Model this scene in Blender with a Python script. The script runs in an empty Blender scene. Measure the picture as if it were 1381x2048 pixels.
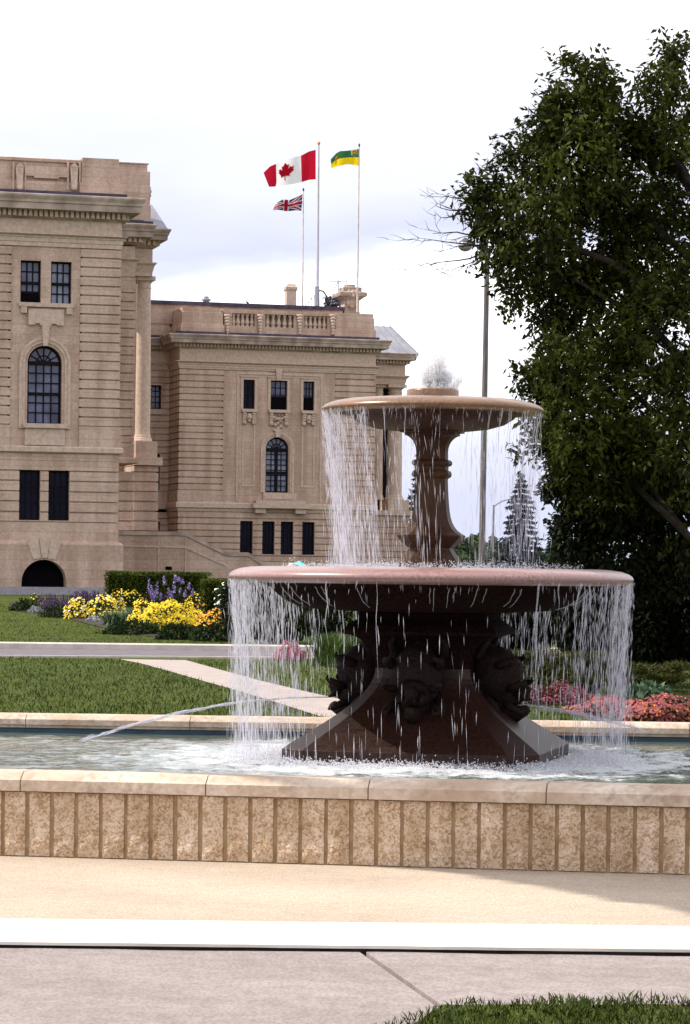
import bpy, bmesh, math, random
import numpy as np
from mathutils import Vector, noise as mnoise
R = math.radians
random.seed(7); rng = np.random.default_rng(7)
sc = bpy.context.scene
COL = sc.collection

# ------------------------------------------------------------------ camera
F_PX, PX, PY, ROLL, EYE = 5700.0, 690.5, 1150.0, R(0.65), 1.6
cam = bpy.data.objects.new('camera', bpy.data.cameras.new('camera'))
cam.data.sensor_fit = 'VERTICAL'; cam.data.sensor_height = 36.0
cam.data.lens = F_PX / 2048 * 36.0
cam.data.shift_y = (PY - 1024) / 2048
cam.data.clip_end = 20000; cam.data.clip_start = 0.5
cam.location = (0, 0, EYE); cam.rotation_euler = (R(90), -ROLL, 0)
COL.objects.link(cam); sc.camera = cam

# ------------------------------------------------------------------ light
SUN_EL, SUN_AZ = R(50), R(3)            # from the left, a touch beyond the picture plane
s_dir = Vector((-math.cos(SUN_EL) * math.cos(SUN_AZ), math.cos(SUN_EL) * math.sin(SUN_AZ), math.sin(SUN_EL)))
sun = bpy.data.objects.new('sun', bpy.data.lights.new('sun', 'SUN'))
sun.data.energy = 4.9; sun.data.angle = R(0.5); sun.data.color = (1.0, 0.94, 0.85)
sun.rotation_euler = s_dir.to_track_quat('Z', 'Y').to_euler(); sun.location = (-20, 20, 30)
COL.objects.link(sun)
w = bpy.data.worlds.new('World'); sc.world = w; w.use_nodes = True
nt = w.node_tree; nt.nodes.clear(); N = nt.nodes.new; L = nt.links.new
out = N('ShaderNodeOutputWorld'); bg = N('ShaderNodeBackground'); L(bg.outputs[0], out.inputs[0])
sky = N('ShaderNodeTexSky'); sky.sky_type = 'NISHITA'; sky.sun_disc = False
sky.sun_elevation = SUN_EL; sky.sun_rotation = math.atan2(s_dir.x, s_dir.y)
tc = N('ShaderNodeTexCoord'); mp = N('ShaderNodeMapping'); L(tc.outputs['Generated'], mp.inputs[0])
mp.inputs['Scale'].default_value = (3.0, 3.0, 9.0); mp.inputs['Location'].default_value = (0.35, 0.0, 0.18)
n1 = N('ShaderNodeTexNoise'); n1.inputs['Scale'].default_value = 1.9; n1.inputs['Detail'].default_value = 5; n1.inputs['Roughness'].default_value = 0.5
L(mp.outputs[0], n1.inputs['Vector'])
sx = N('ShaderNodeSeparateXYZ'); L(tc.outputs['Generated'], sx.inputs[0])
ma = N('ShaderNodeMath'); ma.operation = 'MULTIPLY_ADD'; L(n1.outputs['Fac'], ma.inputs[0]); ma.inputs[1].default_value = 0.09; L(sx.outputs['Z'], ma.inputs[2])
cr = N('ShaderNodeValToRGB'); el = cr.color_ramp.elements                    # cloud layers, by height above the horizon
MID = (6.0, 6.05, 6.8, 1)
LAV, PALE, WHI = (4.3, 4.5, 5.9, 1), (5.4, 5.5, 6.4, 1), (10.5, 10.5, 10.7, 1)
el[0].position = 0.0; el[0].color = LAV; el[1].position = 1.0; el[1].color = (9.0, 9.1, 9.6, 1)
for p_, c_ in ((0.075, LAV), (0.105, PALE), (0.125, WHI), (0.142, WHI), (0.162, LAV), (0.182, PALE), (0.205, MID), (0.24, WHI), (0.29, MID), (0.40, WHI), (0.52, WHI), (0.7, PALE)):
    e_ = el.new(p_); e_.color = c_
L(ma.outputs[0], cr.inputs[0])
mx = N('ShaderNodeMixRGB'); mx.inputs[0].default_value = 0.92
L(sky.outputs[0], mx.inputs[1]); L(cr.outputs[0], mx.inputs[2]); L(mx.outputs[0], bg.inputs[0])
bg.inputs[1].default_value = 0.148
vs = sc.view_settings; vs.view_transform = 'Standard'; vs.look = 'None'; vs.exposure = 0.30; vs.gamma = 1.0
sc.cycles.max_bounces = 6; sc.cycles.transparent_max_bounces = 96

# ------------------------------------------------------------------ pixel -> world measuring helpers
cR, sR = math.cos(ROLL), math.sin(ROLL)
def tpx(u, v):
    a, b = u - PX, v - PY
    return a * cR + b * sR, -a * sR + b * cR
def at(u, v, Y):
    a, b = tpx(u, v)
    return Vector((a / F_PX * Y, Y, EYE - b / F_PX * Y))
def gz(Y):
    t = min(1, max(0, (Y - 66) / 40)); return 0.7 * t * t * (3 - 2 * t)
def on_ground(u, v, z0=None):
    a, b = tpx(u, v)
    Y = 10.0
    if z0 is not None:
        Y = (EYE - z0) * F_PX / b
        return Vector((a / F_PX * Y, Y, z0))
    while EYE - b / F_PX * Y > gz(Y) and Y < 400: Y += 0.05
    return Vector((a / F_PX * Y, Y, gz(Y)))
class Frame:
    """local (s along the wall, d outwards, z up) of a wall plane"""
    def __init__(s, u0, Y0, ang):
        a, _ = tpx(u0, 800); s.o = Vector((a / F_PX * Y0, Y0, 0))
        s.t = Vector((math.cos(ang), math.sin(ang), 0)); s.n = Vector((math.sin(ang), -math.cos(ang), 0))
    def w(s, p): return s.o + s.t * p[0] + s.n * p[1] + Vector((0, 0, p[2]))
    def m(s, u, v, d=0.0):
        a, b = tpx(u, v); r = Vector((a / F_PX, 1, -b / F_PX)); e = Vector((0, 0, EYE))
        q = s.o + s.n * d
        k = (q - e).dot(s.n) / r.dot(s.n); p = e + r * k
        return (p - s.o).dot(s.t), p.z
    def s(s_, u, v, d=0.0): return s_.m(u, v, d)[0]
    def z(s_, u, v, d=0.0): return s_.m(u, v, d)[1]

# ------------------------------------------------------------------ materials
def new_mat(name):
    m = bpy.data.materials.new(name); m.use_nodes = True
    t = m.node_tree; b = t.nodes['Principled BSDF']
    return m, t, b
def M_noise(name, c1, c2, scale=5, detail=4, rough=0.8, bump=0.0, bscale=None, spec=0.3, lo=0.35, hi=0.65, dist=0.0, stretch=None, c3=None, bdist=0.02):
    m, t, b = new_mat(name); n = t.nodes.new; l = t.links.new
    c = n('ShaderNodeTexCoord'); vec = c.outputs['Object']
    if stretch:
        mp = n('ShaderNodeMapping'); mp.inputs['Scale'].default_value = stretch; l(vec, mp.inputs[0]); vec = mp.outputs[0]
    x = n('ShaderNodeTexNoise'); x.inputs['Scale'].default_value = scale; x.inputs['Detail'].default_value = detail; x.inputs['Distortion'].default_value = dist
    l(vec, x.inputs['Vector'])
    r = n('ShaderNodeValToRGB'); r.color_ramp.elements[0].position = lo; r.color_ramp.elements[1].position = hi
    r.color_ramp.elements[0].color = (*c1, 1); r.color_ramp.elements[1].color = (*c2, 1)
    l(x.outputs['Fac'], r.inputs[0]); col = r.outputs[0]
    if c3:                                     # a broad second tone
        y = n('ShaderNodeTexNoise'); y.inputs['Scale'].default_value = c3[1]; y.inputs['Detail'].default_value = 3; l(vec, y.inputs['Vector'])
        rr = n('ShaderNodeValToRGB'); rr.color_ramp.elements[0].position = 0.42; rr.color_ramp.elements[1].position = 0.68; l(y.outputs['Fac'], rr.inputs[0])
        mm = n('ShaderNodeMixRGB'); l(rr.outputs[0], mm.inputs[0]); l(col, mm.inputs[1]); mm.inputs[2].default_value = (*c3[0], 1); col = mm.outputs[0]
    l(col, b.inputs['Base Color']); b.inputs['Roughness'].default_value = rough; b.inputs['Specular IOR Level'].default_value = spec
    if bump:
        y = n('ShaderNodeTexNoise'); y.inputs['Scale'].default_value = bscale or scale * 3; y.inputs['Detail'].default_value = 5; l(vec, y.inputs['Vector'])
        bp = n('ShaderNodeBump'); bp.inputs['Strength'].default_value = bump; bp.inputs['Distance'].default_value = bdist
        l(y.outputs['Fac'], bp.inputs['Height']); l(bp.outputs[0], b.inputs['Normal'])
    return m
def M_plain(name, c, rough=0.6, metal=0.0, spec=0.4):
    return M_noise(name, tuple(x * 0.85 for x in c), tuple(min(1, x * 1.1) for x in c), 6, 3, rough, 0.0, None, spec)
def M_leaf(name, c1, c2, scale=1.2, rough=0.55, trans=0.25, spec=0.3, fine=14):
    m, t, b = new_mat(name); n = t.nodes.new; l = t.links.new
    c = n('ShaderNodeTexCoord')
    x = n('ShaderNodeTexNoise'); x.inputs['Scale'].default_value = scale; x.inputs['Detail'].default_value = 2; l(c.outputs['Object'], x.inputs['Vector'])
    y = n('ShaderNodeTexNoise'); y.inputs['Scale'].default_value = fine; y.inputs['Detail'].default_value = 0; l(c.outputs['Object'], y.inputs['Vector'])
    a = n('ShaderNodeMath'); a.operation = 'ADD'; l(x.outputs['Fac'], a.inputs[0]); l(y.outputs['Fac'], a.inputs[1])
    h = n('ShaderNodeMath'); h.operation = 'MULTIPLY'; h.inputs[1].default_value = 0.5; l(a.outputs[0], h.inputs[0])
    r = n('ShaderNodeValToRGB'); r.color_ramp.elements[0].position = 0.36; r.color_ramp.elements[1].position = 0.66
    r.color_ramp.elements[0].color = (*c1, 1); r.color_ramp.elements[1].color = (*c2, 1); l(h.outputs[0], r.inputs[0])
    l(r.outputs[0], b.inputs['Base Color']); b.inputs['Roughness'].default_value = rough; b.inputs['Specular IOR Level'].default_value = spec
    tr = n('ShaderNodeBsdfTranslucent'); l(r.outputs[0], tr.inputs['Color'])
    ms = n('ShaderNodeMixShader'); ms.inputs[0].default_value = trans
    l(b.outputs[0], ms.inputs[1]); l(tr.outputs[0], ms.inputs[2]); l(ms.outputs[0], t.nodes['Material Output'].inputs[0])
    return m
def M_ashlar(name, ang, rowh, blk, cA, cB):
    m, t, b = new_mat(name); n = t.nodes.new; l = t.links.new
    c = n('ShaderNodeTexCoord'); mp = n('ShaderNodeMapping'); mp.inputs['Rotation'].default_value = (0, 0, -ang); l(c.outputs['Object'], mp.inputs[0])
    sp = n('ShaderNodeSeparateXYZ'); l(mp.outputs[0], sp.inputs[0])
    cb = n('ShaderNodeCombineXYZ'); l(sp.outputs['X'], cb.inputs['X']); l(sp.outputs['Z'], cb.inputs['Y'])
    br = n('ShaderNodeTexBrick'); br.inputs['Scale'].default_value = 1; br.inputs['Mortar Size'].default_value = 0.012; br.inputs['Mortar'].default_value = (0.44, 0.325, 0.26, 1); br.inputs['Brick Width'].default_value = blk; br.inputs['Row Height'].default_value = rowh
    br.inputs['Color1'].default_value = (*cA, 1); br.inputs['Color2'].default_value = (*cB, 1); l(cb.outputs[0], br.inputs['Vector'])
    x = n('ShaderNodeTexNoise'); x.inputs['Scale'].default_value = 9; x.inputs['Detail'].default_value = 6; x.inputs['Roughness'].default_value = 0.75; l(c.outputs['Object'], x.inputs['Vector'])
    r = n('ShaderNodeValToRGB'); r.color_ramp.elements[0].position = 0.3; r.color_ramp.elements[1].position = 0.7
    r.color_ramp.elements[0].color = (0.74, 0.72, 0.70, 1); r.color_ramp.elements[1].color = (1.12, 1.12, 1.12, 1); l(x.outputs['Fac'], r.inputs[0])
    mm = n('ShaderNodeMixRGB'); mm.blend_type = 'MULTIPLY'; mm.inputs[0].default_value = 1; l(br.outputs[0], mm.inputs[1]); l(r.outputs[0], mm.inputs[2])
    # weather streaks that run down the stone
    m2 = n('ShaderNodeMapping'); m2.inputs['Scale'].default_value = (1.6, 1.6, 0.25); l(c.outputs['Object'], m2.inputs[0])
    y = n('ShaderNodeTexNoise'); y.inputs['Scale'].default_value = 1; y.inputs['Detail'].default_value = 5; l(m2.outputs[0], y.inputs['Vector'])
    r2 = n('ShaderNodeValToRGB'); r2.color_ramp.elements[0].position = 0.38; r2.color_ramp.elements[1].position = 0.6
    r2.color_ramp.elements[0].color = (0.78, 0.73, 0.70, 1); r2.color_ramp.elements[1].color = (1, 1, 1, 1); l(y.outputs['Fac'], r2.inputs[0])
    m3 = n('ShaderNodeMixRGB'); m3.blend_type = 'MULTIPLY'; m3.inputs[0].default_value = 1; l(mm.outputs[0], m3.inputs[1]); l(r2.outputs[0], m3.inputs[2])
    l(m3.outputs[0], b.inputs['Base Color']); b.inputs['Roughness'].default_value = 0.9; b.inputs['Specular IOR Level'].default_value = 0.15
    bp = n('ShaderNodeBump'); bp.inputs['Strength'].default_value = 0.4; bp.inputs['Distance'].default_value = 0.03; l(x.outputs['Fac'], bp.inputs['Height']); l(bp.outputs[0], b.inputs['Normal'])
    return m
ANG = R(15.3)
MAT = {}
MAT['ashlar'] = M_ashlar('limestone_ashlar', ANG, 0.36, 1.7, (0.585, 0.435, 0.355), (0.505, 0.372, 0.298))
MAT['stone'] = M_noise('limestone_trim', (0.44, 0.325, 0.26), (0.56, 0.43, 0.35), 7, 6, 0.9, 0.3, 20, 0.15)
MAT['stone_worn'] = M_noise('limestone_weathered', (0.26, 0.195, 0.165), (0.48, 0.375, 0.315), 1.6, 6, 0.9, 0.3, 20, 0.15)
MAT['edge_and_shade'] = M_noise('dark_edge_and_shade', (0.035, 0.03, 0.05), (0.07, 0.06, 0.09), 3, 3, 0.7)  # for the roof edge and the shadow bands over the cornices
MAT['granite_base'] = M_noise('pale_granite_base', (0.24, 0.22, 0.25), (0.33, 0.30, 0.32), 12, 4, 0.8)
MAT['metal_roof'] = M_noise('grey_metal_roof', (0.22, 0.215, 0.25), (0.30, 0.295, 0.33), 1.5, 4, 0.5)
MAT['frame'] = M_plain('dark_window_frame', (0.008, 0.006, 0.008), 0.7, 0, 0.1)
MAT['void'] = M_plain('dark_room', (0.006, 0.005, 0.007), 0.9, 0, 0.0)
def M_glass(name, c1, c2, sp=0.4):
    m = M_noise(name, c1, c2, 1.3, 3, 0.1, 0.0, None, sp); return m
MAT['glass'] = M_glass('sky_painted_glass', (0.035, 0.035, 0.085), (0.12, 0.13, 0.22))  # blue of the reflected sky put into the base colour
MAT['glass_dark'] = M_glass('dark_window_glass', (0.003, 0.003, 0.008), (0.010, 0.008, 0.028), 0.08)
MAT['glass_pale'] = M_glass('curtained_window_glass', (0.10, 0.11, 0.18), (0.26, 0.29, 0.38))
MAT['granite'] = M_noise('red_granite', (0.012, 0.004, 0.0025), (0.052, 0.019, 0.009), 45, 6, 0.5, 0.2, 90, 0.14, 0.3, 0.7, 0, (1, 1, 0.35), ((0.056, 0.026, 0.011), 3), 0.004)
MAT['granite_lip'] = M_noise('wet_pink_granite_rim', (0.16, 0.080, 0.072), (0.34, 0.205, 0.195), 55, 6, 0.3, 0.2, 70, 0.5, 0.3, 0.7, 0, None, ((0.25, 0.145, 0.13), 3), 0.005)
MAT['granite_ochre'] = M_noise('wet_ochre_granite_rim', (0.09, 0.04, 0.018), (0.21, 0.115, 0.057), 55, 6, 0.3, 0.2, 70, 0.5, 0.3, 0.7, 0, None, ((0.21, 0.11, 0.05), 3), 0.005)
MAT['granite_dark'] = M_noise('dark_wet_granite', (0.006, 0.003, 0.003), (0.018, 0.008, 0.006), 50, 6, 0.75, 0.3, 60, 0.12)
MAT['granite_shaded'] = M_noise('shade_darkened_granite', (0.005, 0.002, 0.0018), (0.017, 0.007, 0.005), 50, 6, 0.9, 0.3, 60, 0.04)  # granite darkened to carry the shade below the lower bowl
MAT['plinth'] = M_noise('brown_wet_granite', (0.008, 0.003, 0.002), (0.034, 0.012, 0.007), 60, 6, 0.45, 0.3, 80, 0.24, 0.3, 0.7, 0, None, None, 0.006)
MAT['tyndall'] = M_noise('mottled_fossil_limestone', (0.37, 0.25, 0.15), (0.60, 0.48, 0.38), 42, 4, 0.9, 1.0, 40, 0.15, 0.38, 0.56, 1.4, None, None, 0.02)
MAT['mortar'] = M_noise('ochre_mortar', (0.29, 0.19, 0.10), (0.42, 0.29, 0.17), 14, 4, 0.9)
MAT['coping'] = M_noise('limestone_coping', (0.38, 0.295, 0.23), (0.57, 0.47, 0.385), 22, 5, 0.8, 0.5, 40, 0.2, 0.32, 0.62, 0.5, None, ((0.47, 0.36, 0.275), 2.0), 0.008)
MAT['blue_paint'] = M_noise('blue_pool_paint', (0.03, 0.05, 0.075), (0.05, 0.10, 0.14), 5, 4, 0.6, 0, None, 0.3, 0.3, 0.7, 0, (1, 1, 4))
MAT['plaza'] = M_noise('buff_concrete', (0.395, 0.325, 0.25), (0.43, 0.355, 0.28), 5.0, 10, 0.9, 0.3, 60, 0.2, 0.3, 0.7, 0.2, (1, 1.2, 1), ((0.43, 0.35, 0.275), 0.9), 0.004)
MAT['white_conc'] = M_noise('pale_concrete', (0.55, 0.52, 0.47), (0.64, 0.61, 0.57), 2.5, 7, 0.9, 0.2, 60, 0.2, 0.25, 0.55, 0, (0.6, 2, 1))
MAT['sidewalk'] = M_noise('grey_concrete', (0.235, 0.197, 0.187), (0.275, 0.235, 0.225), 5, 10, 0.9, 0.3, 80, 0.2, 0.3, 0.7, 0.3, (0.9, 1.3, 1), ((0.262, 0.222, 0.212), 0.8), 0.003)
MAT['joint'] = M_noise('dirty_joint', (0.06, 0.045, 0.04), (0.14, 0.11, 0.10), 9, 5, 0.95)
MAT['path'] = M_noise('path_concrete', (0.28, 0.23, 0.205), (0.35, 0.29, 0.26), 3, 7, 0.9, 0.2, 60)
MAT['asphalt'] = M_noise('asphalt', (0.10, 0.083, 0.095), (0.14, 0.12, 0.13), 3, 7, 0.9)
MAT['kerb'] = M_noise('kerb_concrete', (0.42, 0.37, 0.33), (0.54, 0.48, 0.43), 4, 5, 0.9)
MAT['grass'] = M_noise('lawn', (0.024, 0.040, 0.004), (0.072, 0.092, 0.010), 2.2, 8, 0.95, 0.8, 30, 0.1, 0.3, 0.7, 0.4, None, ((0.062, 0.078, 0.014), 0.5), 0.05)
MAT['soil'] = M_noise('bed_soil', (0.02, 0.014, 0.010), (0.045, 0.03, 0.02), 8, 5, 0.95)
MAT['blade'] = M_leaf('grass_blade', (0.030, 0.052, 0.005), (0.095, 0.125, 0.016), 0.7, 0.6, 0.3)
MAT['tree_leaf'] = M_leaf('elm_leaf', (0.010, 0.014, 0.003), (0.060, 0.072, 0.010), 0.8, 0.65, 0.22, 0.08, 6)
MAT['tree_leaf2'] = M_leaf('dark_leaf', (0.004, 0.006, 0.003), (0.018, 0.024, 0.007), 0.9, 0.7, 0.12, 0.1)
MAT['bark'] = M_noise('bark', (0.012, 0.009, 0.007), (0.035, 0.026, 0.02), 8, 5, 0.95, 0.8, 20)
MAT['spruce'] = M_leaf('spruce_needles', (0.012, 0.018, 0.022), (0.04, 0.055, 0.058), 0.7, 0.7, 0.1)
MAT['far_leaf'] = M_leaf('far_foliage', (0.03, 0.05, 0.025), (0.09, 0.12, 0.05), 0.5, 0.8, 0.2)
MAT['hedge'] = M_leaf('hedge_leaf', (0.024, 0.036, 0.005), (0.088, 0.112, 0.015), 1.5, 0.8, 0.2, 0.1)
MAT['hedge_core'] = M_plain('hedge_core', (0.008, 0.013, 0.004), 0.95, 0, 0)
MAT['green'] = M_leaf('garden_leaf', (0.010, 0.020, 0.006), (0.034, 0.055, 0.014), 2, 0.7, 0.2, 0.15)
MAT['strap'] = M_leaf('daylily_leaf', (0.035, 0.07, 0.03), (0.10, 0.16, 0.07), 2, 0.5, 0.25)
MAT['lime'] = M_leaf('ornamental_grass', (0.022, 0.045, 0.006), (0.075, 0.12, 0.02), 2, 0.6, 0.3)
MAT['juniper'] = M_leaf('juniper_spray', (0.022, 0.028, 0.004), (0.085, 0.09, 0.012), 1.5, 0.7, 0.2)
MAT['yellow'] = M_plain('yellow_petal', (0.70, 0.50, 0.004), 0.7)
MAT['orange'] = M_plain('orange_petal', (0.72, 0.20, 0.01), 0.7)
MAT['purple'] = M_plain('violet_petal', (0.30, 0.22, 0.47), 0.7)
MAT['dpurple'] = M_plain('dark_violet_petal', (0.11, 0.055, 0.17), 0.7)
MAT['white_fl'] = M_plain('white_petal', (0.75, 0.70, 0.64), 0.7)
MAT['pink'] = M_plain('pink_petal', (0.26, 0.055, 0.055), 0.7)
MAT['magenta'] = M_plain('magenta_petal', (0.20, 0.035, 0.065), 0.7)
MAT['begonia'] = M_leaf('red_brown_leaf', (0.06, 0.018, 0.014), (0.18, 0.06, 0.045), 3, 0.6, 0.2)
MAT['silver'] = M_leaf('silver_leaf', (0.22, 0.24, 0.24), (0.42, 0.44, 0.44), 3, 0.7, 0.1)
MAT['hosta'] = M_leaf('broad_leaf', (0.05, 0.10, 0.05), (0.12, 0.19, 0.10), 2, 0.5, 0.2)
MAT['pole'] = M_noise('pale_flagpole', (0.42, 0.40, 0.46), (0.55, 0.53, 0.60), 1.5, 4, 0.5)
MAT['pole_w'] = M_noise('weathered_flagpole', (0.42, 0.34, 0.28), (0.70, 0.66, 0.64), 1.2, 5, 0.6)
MAT['gold'] = M_plain('gilt_ball', (0.55, 0.25, 0.12), 0.4)
MAT['wood_pole'] = M_noise('grey_wooden_pole', (0.10, 0.085, 0.085), (0.20, 0.175, 0.165), 4, 6, 0.85, 0.5, 30, 0.2, 0.3, 0.7, 0, (5, 5, 0.4))
MAT['dark_metal'] = M_plain('dark_metal', (0.05, 0.045, 0.05), 0.5)
MAT['grey_metal'] = M_plain('grey_metal', (0.30, 0.29, 0.33), 0.5)
MAT['frosted'] = M_plain('frosted_globe', (0.30, 0.27, 0.31), 0.3)
MAT['tarp'] = M_noise('grey_tarpaulin', (0.05, 0.045, 0.06), (0.32, 0.30, 0.34), 3, 5, 0.6)
MAT['red'] = M_leaf('red_cloth', tuple(0.94 * q for q in (0.52, 0.008, 0.03)), (0.52, 0.008, 0.03), 3, 0.8, 0.45, 0.1)
MAT['flag_white'] = M_leaf('flag_white_cloth', tuple(0.94 * q for q in (0.82, 0.80, 0.80)), (0.82, 0.80, 0.80), 3, 0.8, 0.45, 0.1)
MAT['navy'] = M_leaf('navy_cloth', tuple(0.94 * q for q in (0.035, 0.02, 0.13)), (0.035, 0.02, 0.13), 3, 0.8, 0.45, 0.1)
MAT['flag_green'] = M_leaf('flag_green_cloth', tuple(0.94 * q for q in (0.035, 0.14, 0.055)), (0.035, 0.14, 0.055), 3, 0.8, 0.45, 0.1)
MAT['flag_yellow'] = M_leaf('flag_yellow_cloth', tuple(0.94 * q for q in (0.85, 0.62, 0.01)), (0.85, 0.62, 0.01), 3, 0.8, 0.45, 0.1)
MAT['teal'] = M_plain('teal_cloth', (0.10, 0.50, 0.48), 0.7)
MAT['cream'] = M_plain('cream_straw', (0.62, 0.52, 0.42), 0.8)
MAT['skin'] = M_plain('skin', (0.45, 0.27, 0.2), 0.6)
MAT['shirt'] = M_plain('pale_shirt', (0.5, 0.5, 0.5), 0.8)
MAT['conc_post'] = M_noise('pale_post', (0.3, 0.28, 0.3), (0.4, 0.37, 0.38), 3, 4, 0.7)
def vary(name, sc_, lo_, hi_, stretch):
    t = MAT[name].node_tree; n = t.nodes.new; l = t.links.new; b = t.nodes['Principled BSDF']; src = b.inputs['Base Color'].links[0].from_socket
    c = n('ShaderNodeTexCoord'); mp = n('ShaderNodeMapping'); mp.inputs['Scale'].default_value = stretch; l(c.outputs['Object'], mp.inputs[0])
    x = n('ShaderNodeTexNoise'); x.inputs['Scale'].default_value = sc_; x.inputs['Detail'].default_value = 4; l(mp.outputs[0], x.inputs['Vector'])
    r = n('ShaderNodeValToRGB'); r.color_ramp.elements[0].position = 0.35; r.color_ramp.elements[1].position = 0.62
    r.color_ramp.elements[0].color = (*lo_, 1); r.color_ramp.elements[1].color = (*hi_, 1); l(x.outputs['Fac'], r.inputs[0])
    m = n('ShaderNodeMixRGB'); m.blend_type = 'MULTIPLY'; m.inputs[0].default_value = 1; l(src, m.inputs[1]); l(r.outputs[0], m.inputs[2]); l(m.outputs[0], b.inputs['Base Color'])
vary('tyndall', 5.5, (0.78, 0.73, 0.66), (1.08, 1.08, 1.08), (1, 1, 0.12)); vary('tyndall', 9, (0.84, 0.78, 0.68), (1.05, 1.05, 1.05), (1, 1, 1))
vary('coping', 2.6, (0.80, 0.74, 0.68), (1.05, 1.05, 1.05), (1, 1, 1)); vary('plaza', 1.1, (0.90, 0.88, 0.87), (1.03, 1.03, 1.03), (0.7, 1, 1)); vary('sidewalk', 1.4, (0.90, 0.89, 0.88), (1.04, 1.04, 1.04), (0.7, 1, 1))
vary('plaza', 75, (0.80, 0.78, 0.76), (1.07, 1.07, 1.07), (1, 0.4, 1)); vary('sidewalk', 75, (0.80, 0.79, 0.78), (1.07, 1.07, 1.07), (1, 0.4, 1)); vary('sidewalk', 9, (0.92, 0.91, 0.90), (1.03, 1.03, 1.03), (1, 1, 1)); vary('plaza', 14, (0.93, 0.92, 0.91), (1.02, 1.02, 1.02), (1, 1, 1))
vary('white_conc', 3, (0.86, 0.84, 0.80), (1.0, 1.0, 1.0), (0.5, 3, 1))
# falling water: white, partly see-through
def M_spray(name, alpha, c=(0.88, 0.87, 0.93)):
    m, t, b = new_mat(name); n = t.nodes.new; l = t.links.new
    b.inputs['Base Color'].default_value = (*c, 1); b.inputs['Roughness'].default_value = 0.25; b.inputs['Specular IOR Level'].default_value = 0.5
    tr = n('ShaderNodeBsdfTranslucent'); tr.inputs['Color'].default_value = (*c, 1)
    m1 = n('ShaderNodeMixShader'); m1.inputs[0].default_value = 0.5; l(b.outputs[0], m1.inputs[1]); l(tr.outputs[0], m1.inputs[2])
    ta = n('ShaderNodeBsdfTransparent'); m2 = n('ShaderNodeMixShader'); m2.inputs[0].default_value = alpha
    l(ta.outputs[0], m2.inputs[1]); l(m1.outputs[0], m2.inputs[2]); l(m2.outputs[0], t.nodes['Material Output'].inputs[0])
    return m
MAT['spray'] = M_spray('falling_water', 0.40, (0.78, 0.76, 0.84))
MAT['froth'] = M_spray('froth', 0.5, (0.74, 0.74, 0.78))
MAT['thin_water'] = M_spray('thin_water', 0.30, (0.78, 0.77, 0.84))
MAT['plume'] = M_spray('plume_water', 0.17, (0.95, 0.95, 0.97))
FC = at(862, 1150, 19.8); FC.z = 0                    # fountain axis
def M_water():
    m, t, b = new_mat('pool_water'); n = t.nodes.new; l = t.links.new
    c = n('ShaderNodeTexCoord')
    # froth beaten up round the fountain
    mp = n('ShaderNodeMapping'); mp.inputs['Location'].default_value = (0, 0, 0); l(c.outputs['Object'], mp.inputs[0])
    ln = n('ShaderNodeVectorMath'); ln.operation = 'LENGTH'; l(mp.outputs[0], ln.inputs[0])
    nz = n('ShaderNodeTexNoise'); nz.inputs['Scale'].default_value = 5; nz.inputs['Detail'].default_value = 7; nz.inputs['Roughness'].default_value = 0.7; l(c.outputs['Object'], nz.inputs['Vector'])
    d = n('ShaderNodeMapRange'); d.inputs['From Min'].default_value = 0.9; d.inputs['From Max'].default_value = 3.0; d.inputs['To Min'].default_value = 0.36; d.inputs['To Max'].default_value = -0.22; l(ln.outputs['Value'], d.inputs[0])
    a = n('ShaderNodeMath'); a.operation = 'ADD'; l(nz.outputs['Fac'], a.inputs[0]); l(d.outputs[0], a.inputs[1])
    r = n('ShaderNodeValToRGB'); r.color_ramp.elements[0].position = 0.5; r.color_ramp.elements[1].position = 0.72; l(a.outputs[0], r.inputs[0])
    mm = n('ShaderNodeMixRGB'); mm.inputs[1].default_value = (0.085, 0.105, 0.085, 1); mm.inputs[2].default_value = (0.50, 0.51, 0.52, 1); l(r.outputs[0], mm.inputs[0])
    l(mm.outputs[0], b.inputs['Base Color'])
    ro = n('ShaderNodeMapRange'); ro.inputs['To Min'].default_value = 0.04; ro.inputs['To Max'].default_value = 0.6; l(r.outputs[0], ro.inputs[0]); l(ro.outputs[0], b.inputs['Roughness'])
    b.inputs['IOR'].default_value = 1.33
    n2 = n('ShaderNodeTexNoise'); n2.inputs['Scale'].default_value = 16; n2.inputs['Detail'].default_value = 4; l(c.outputs['Object'], n2.inputs['Vector'])
    bp = n('ShaderNodeBump'); bp.inputs['Strength'].default_value = 0.35; bp.inputs['Distance'].default_value = 0.02; l(n2.outputs['Fac'], bp.inputs['Height']); l(bp.outputs[0], b.inputs['Normal'])
    return m
MAT['water'] = M_water()

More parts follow.
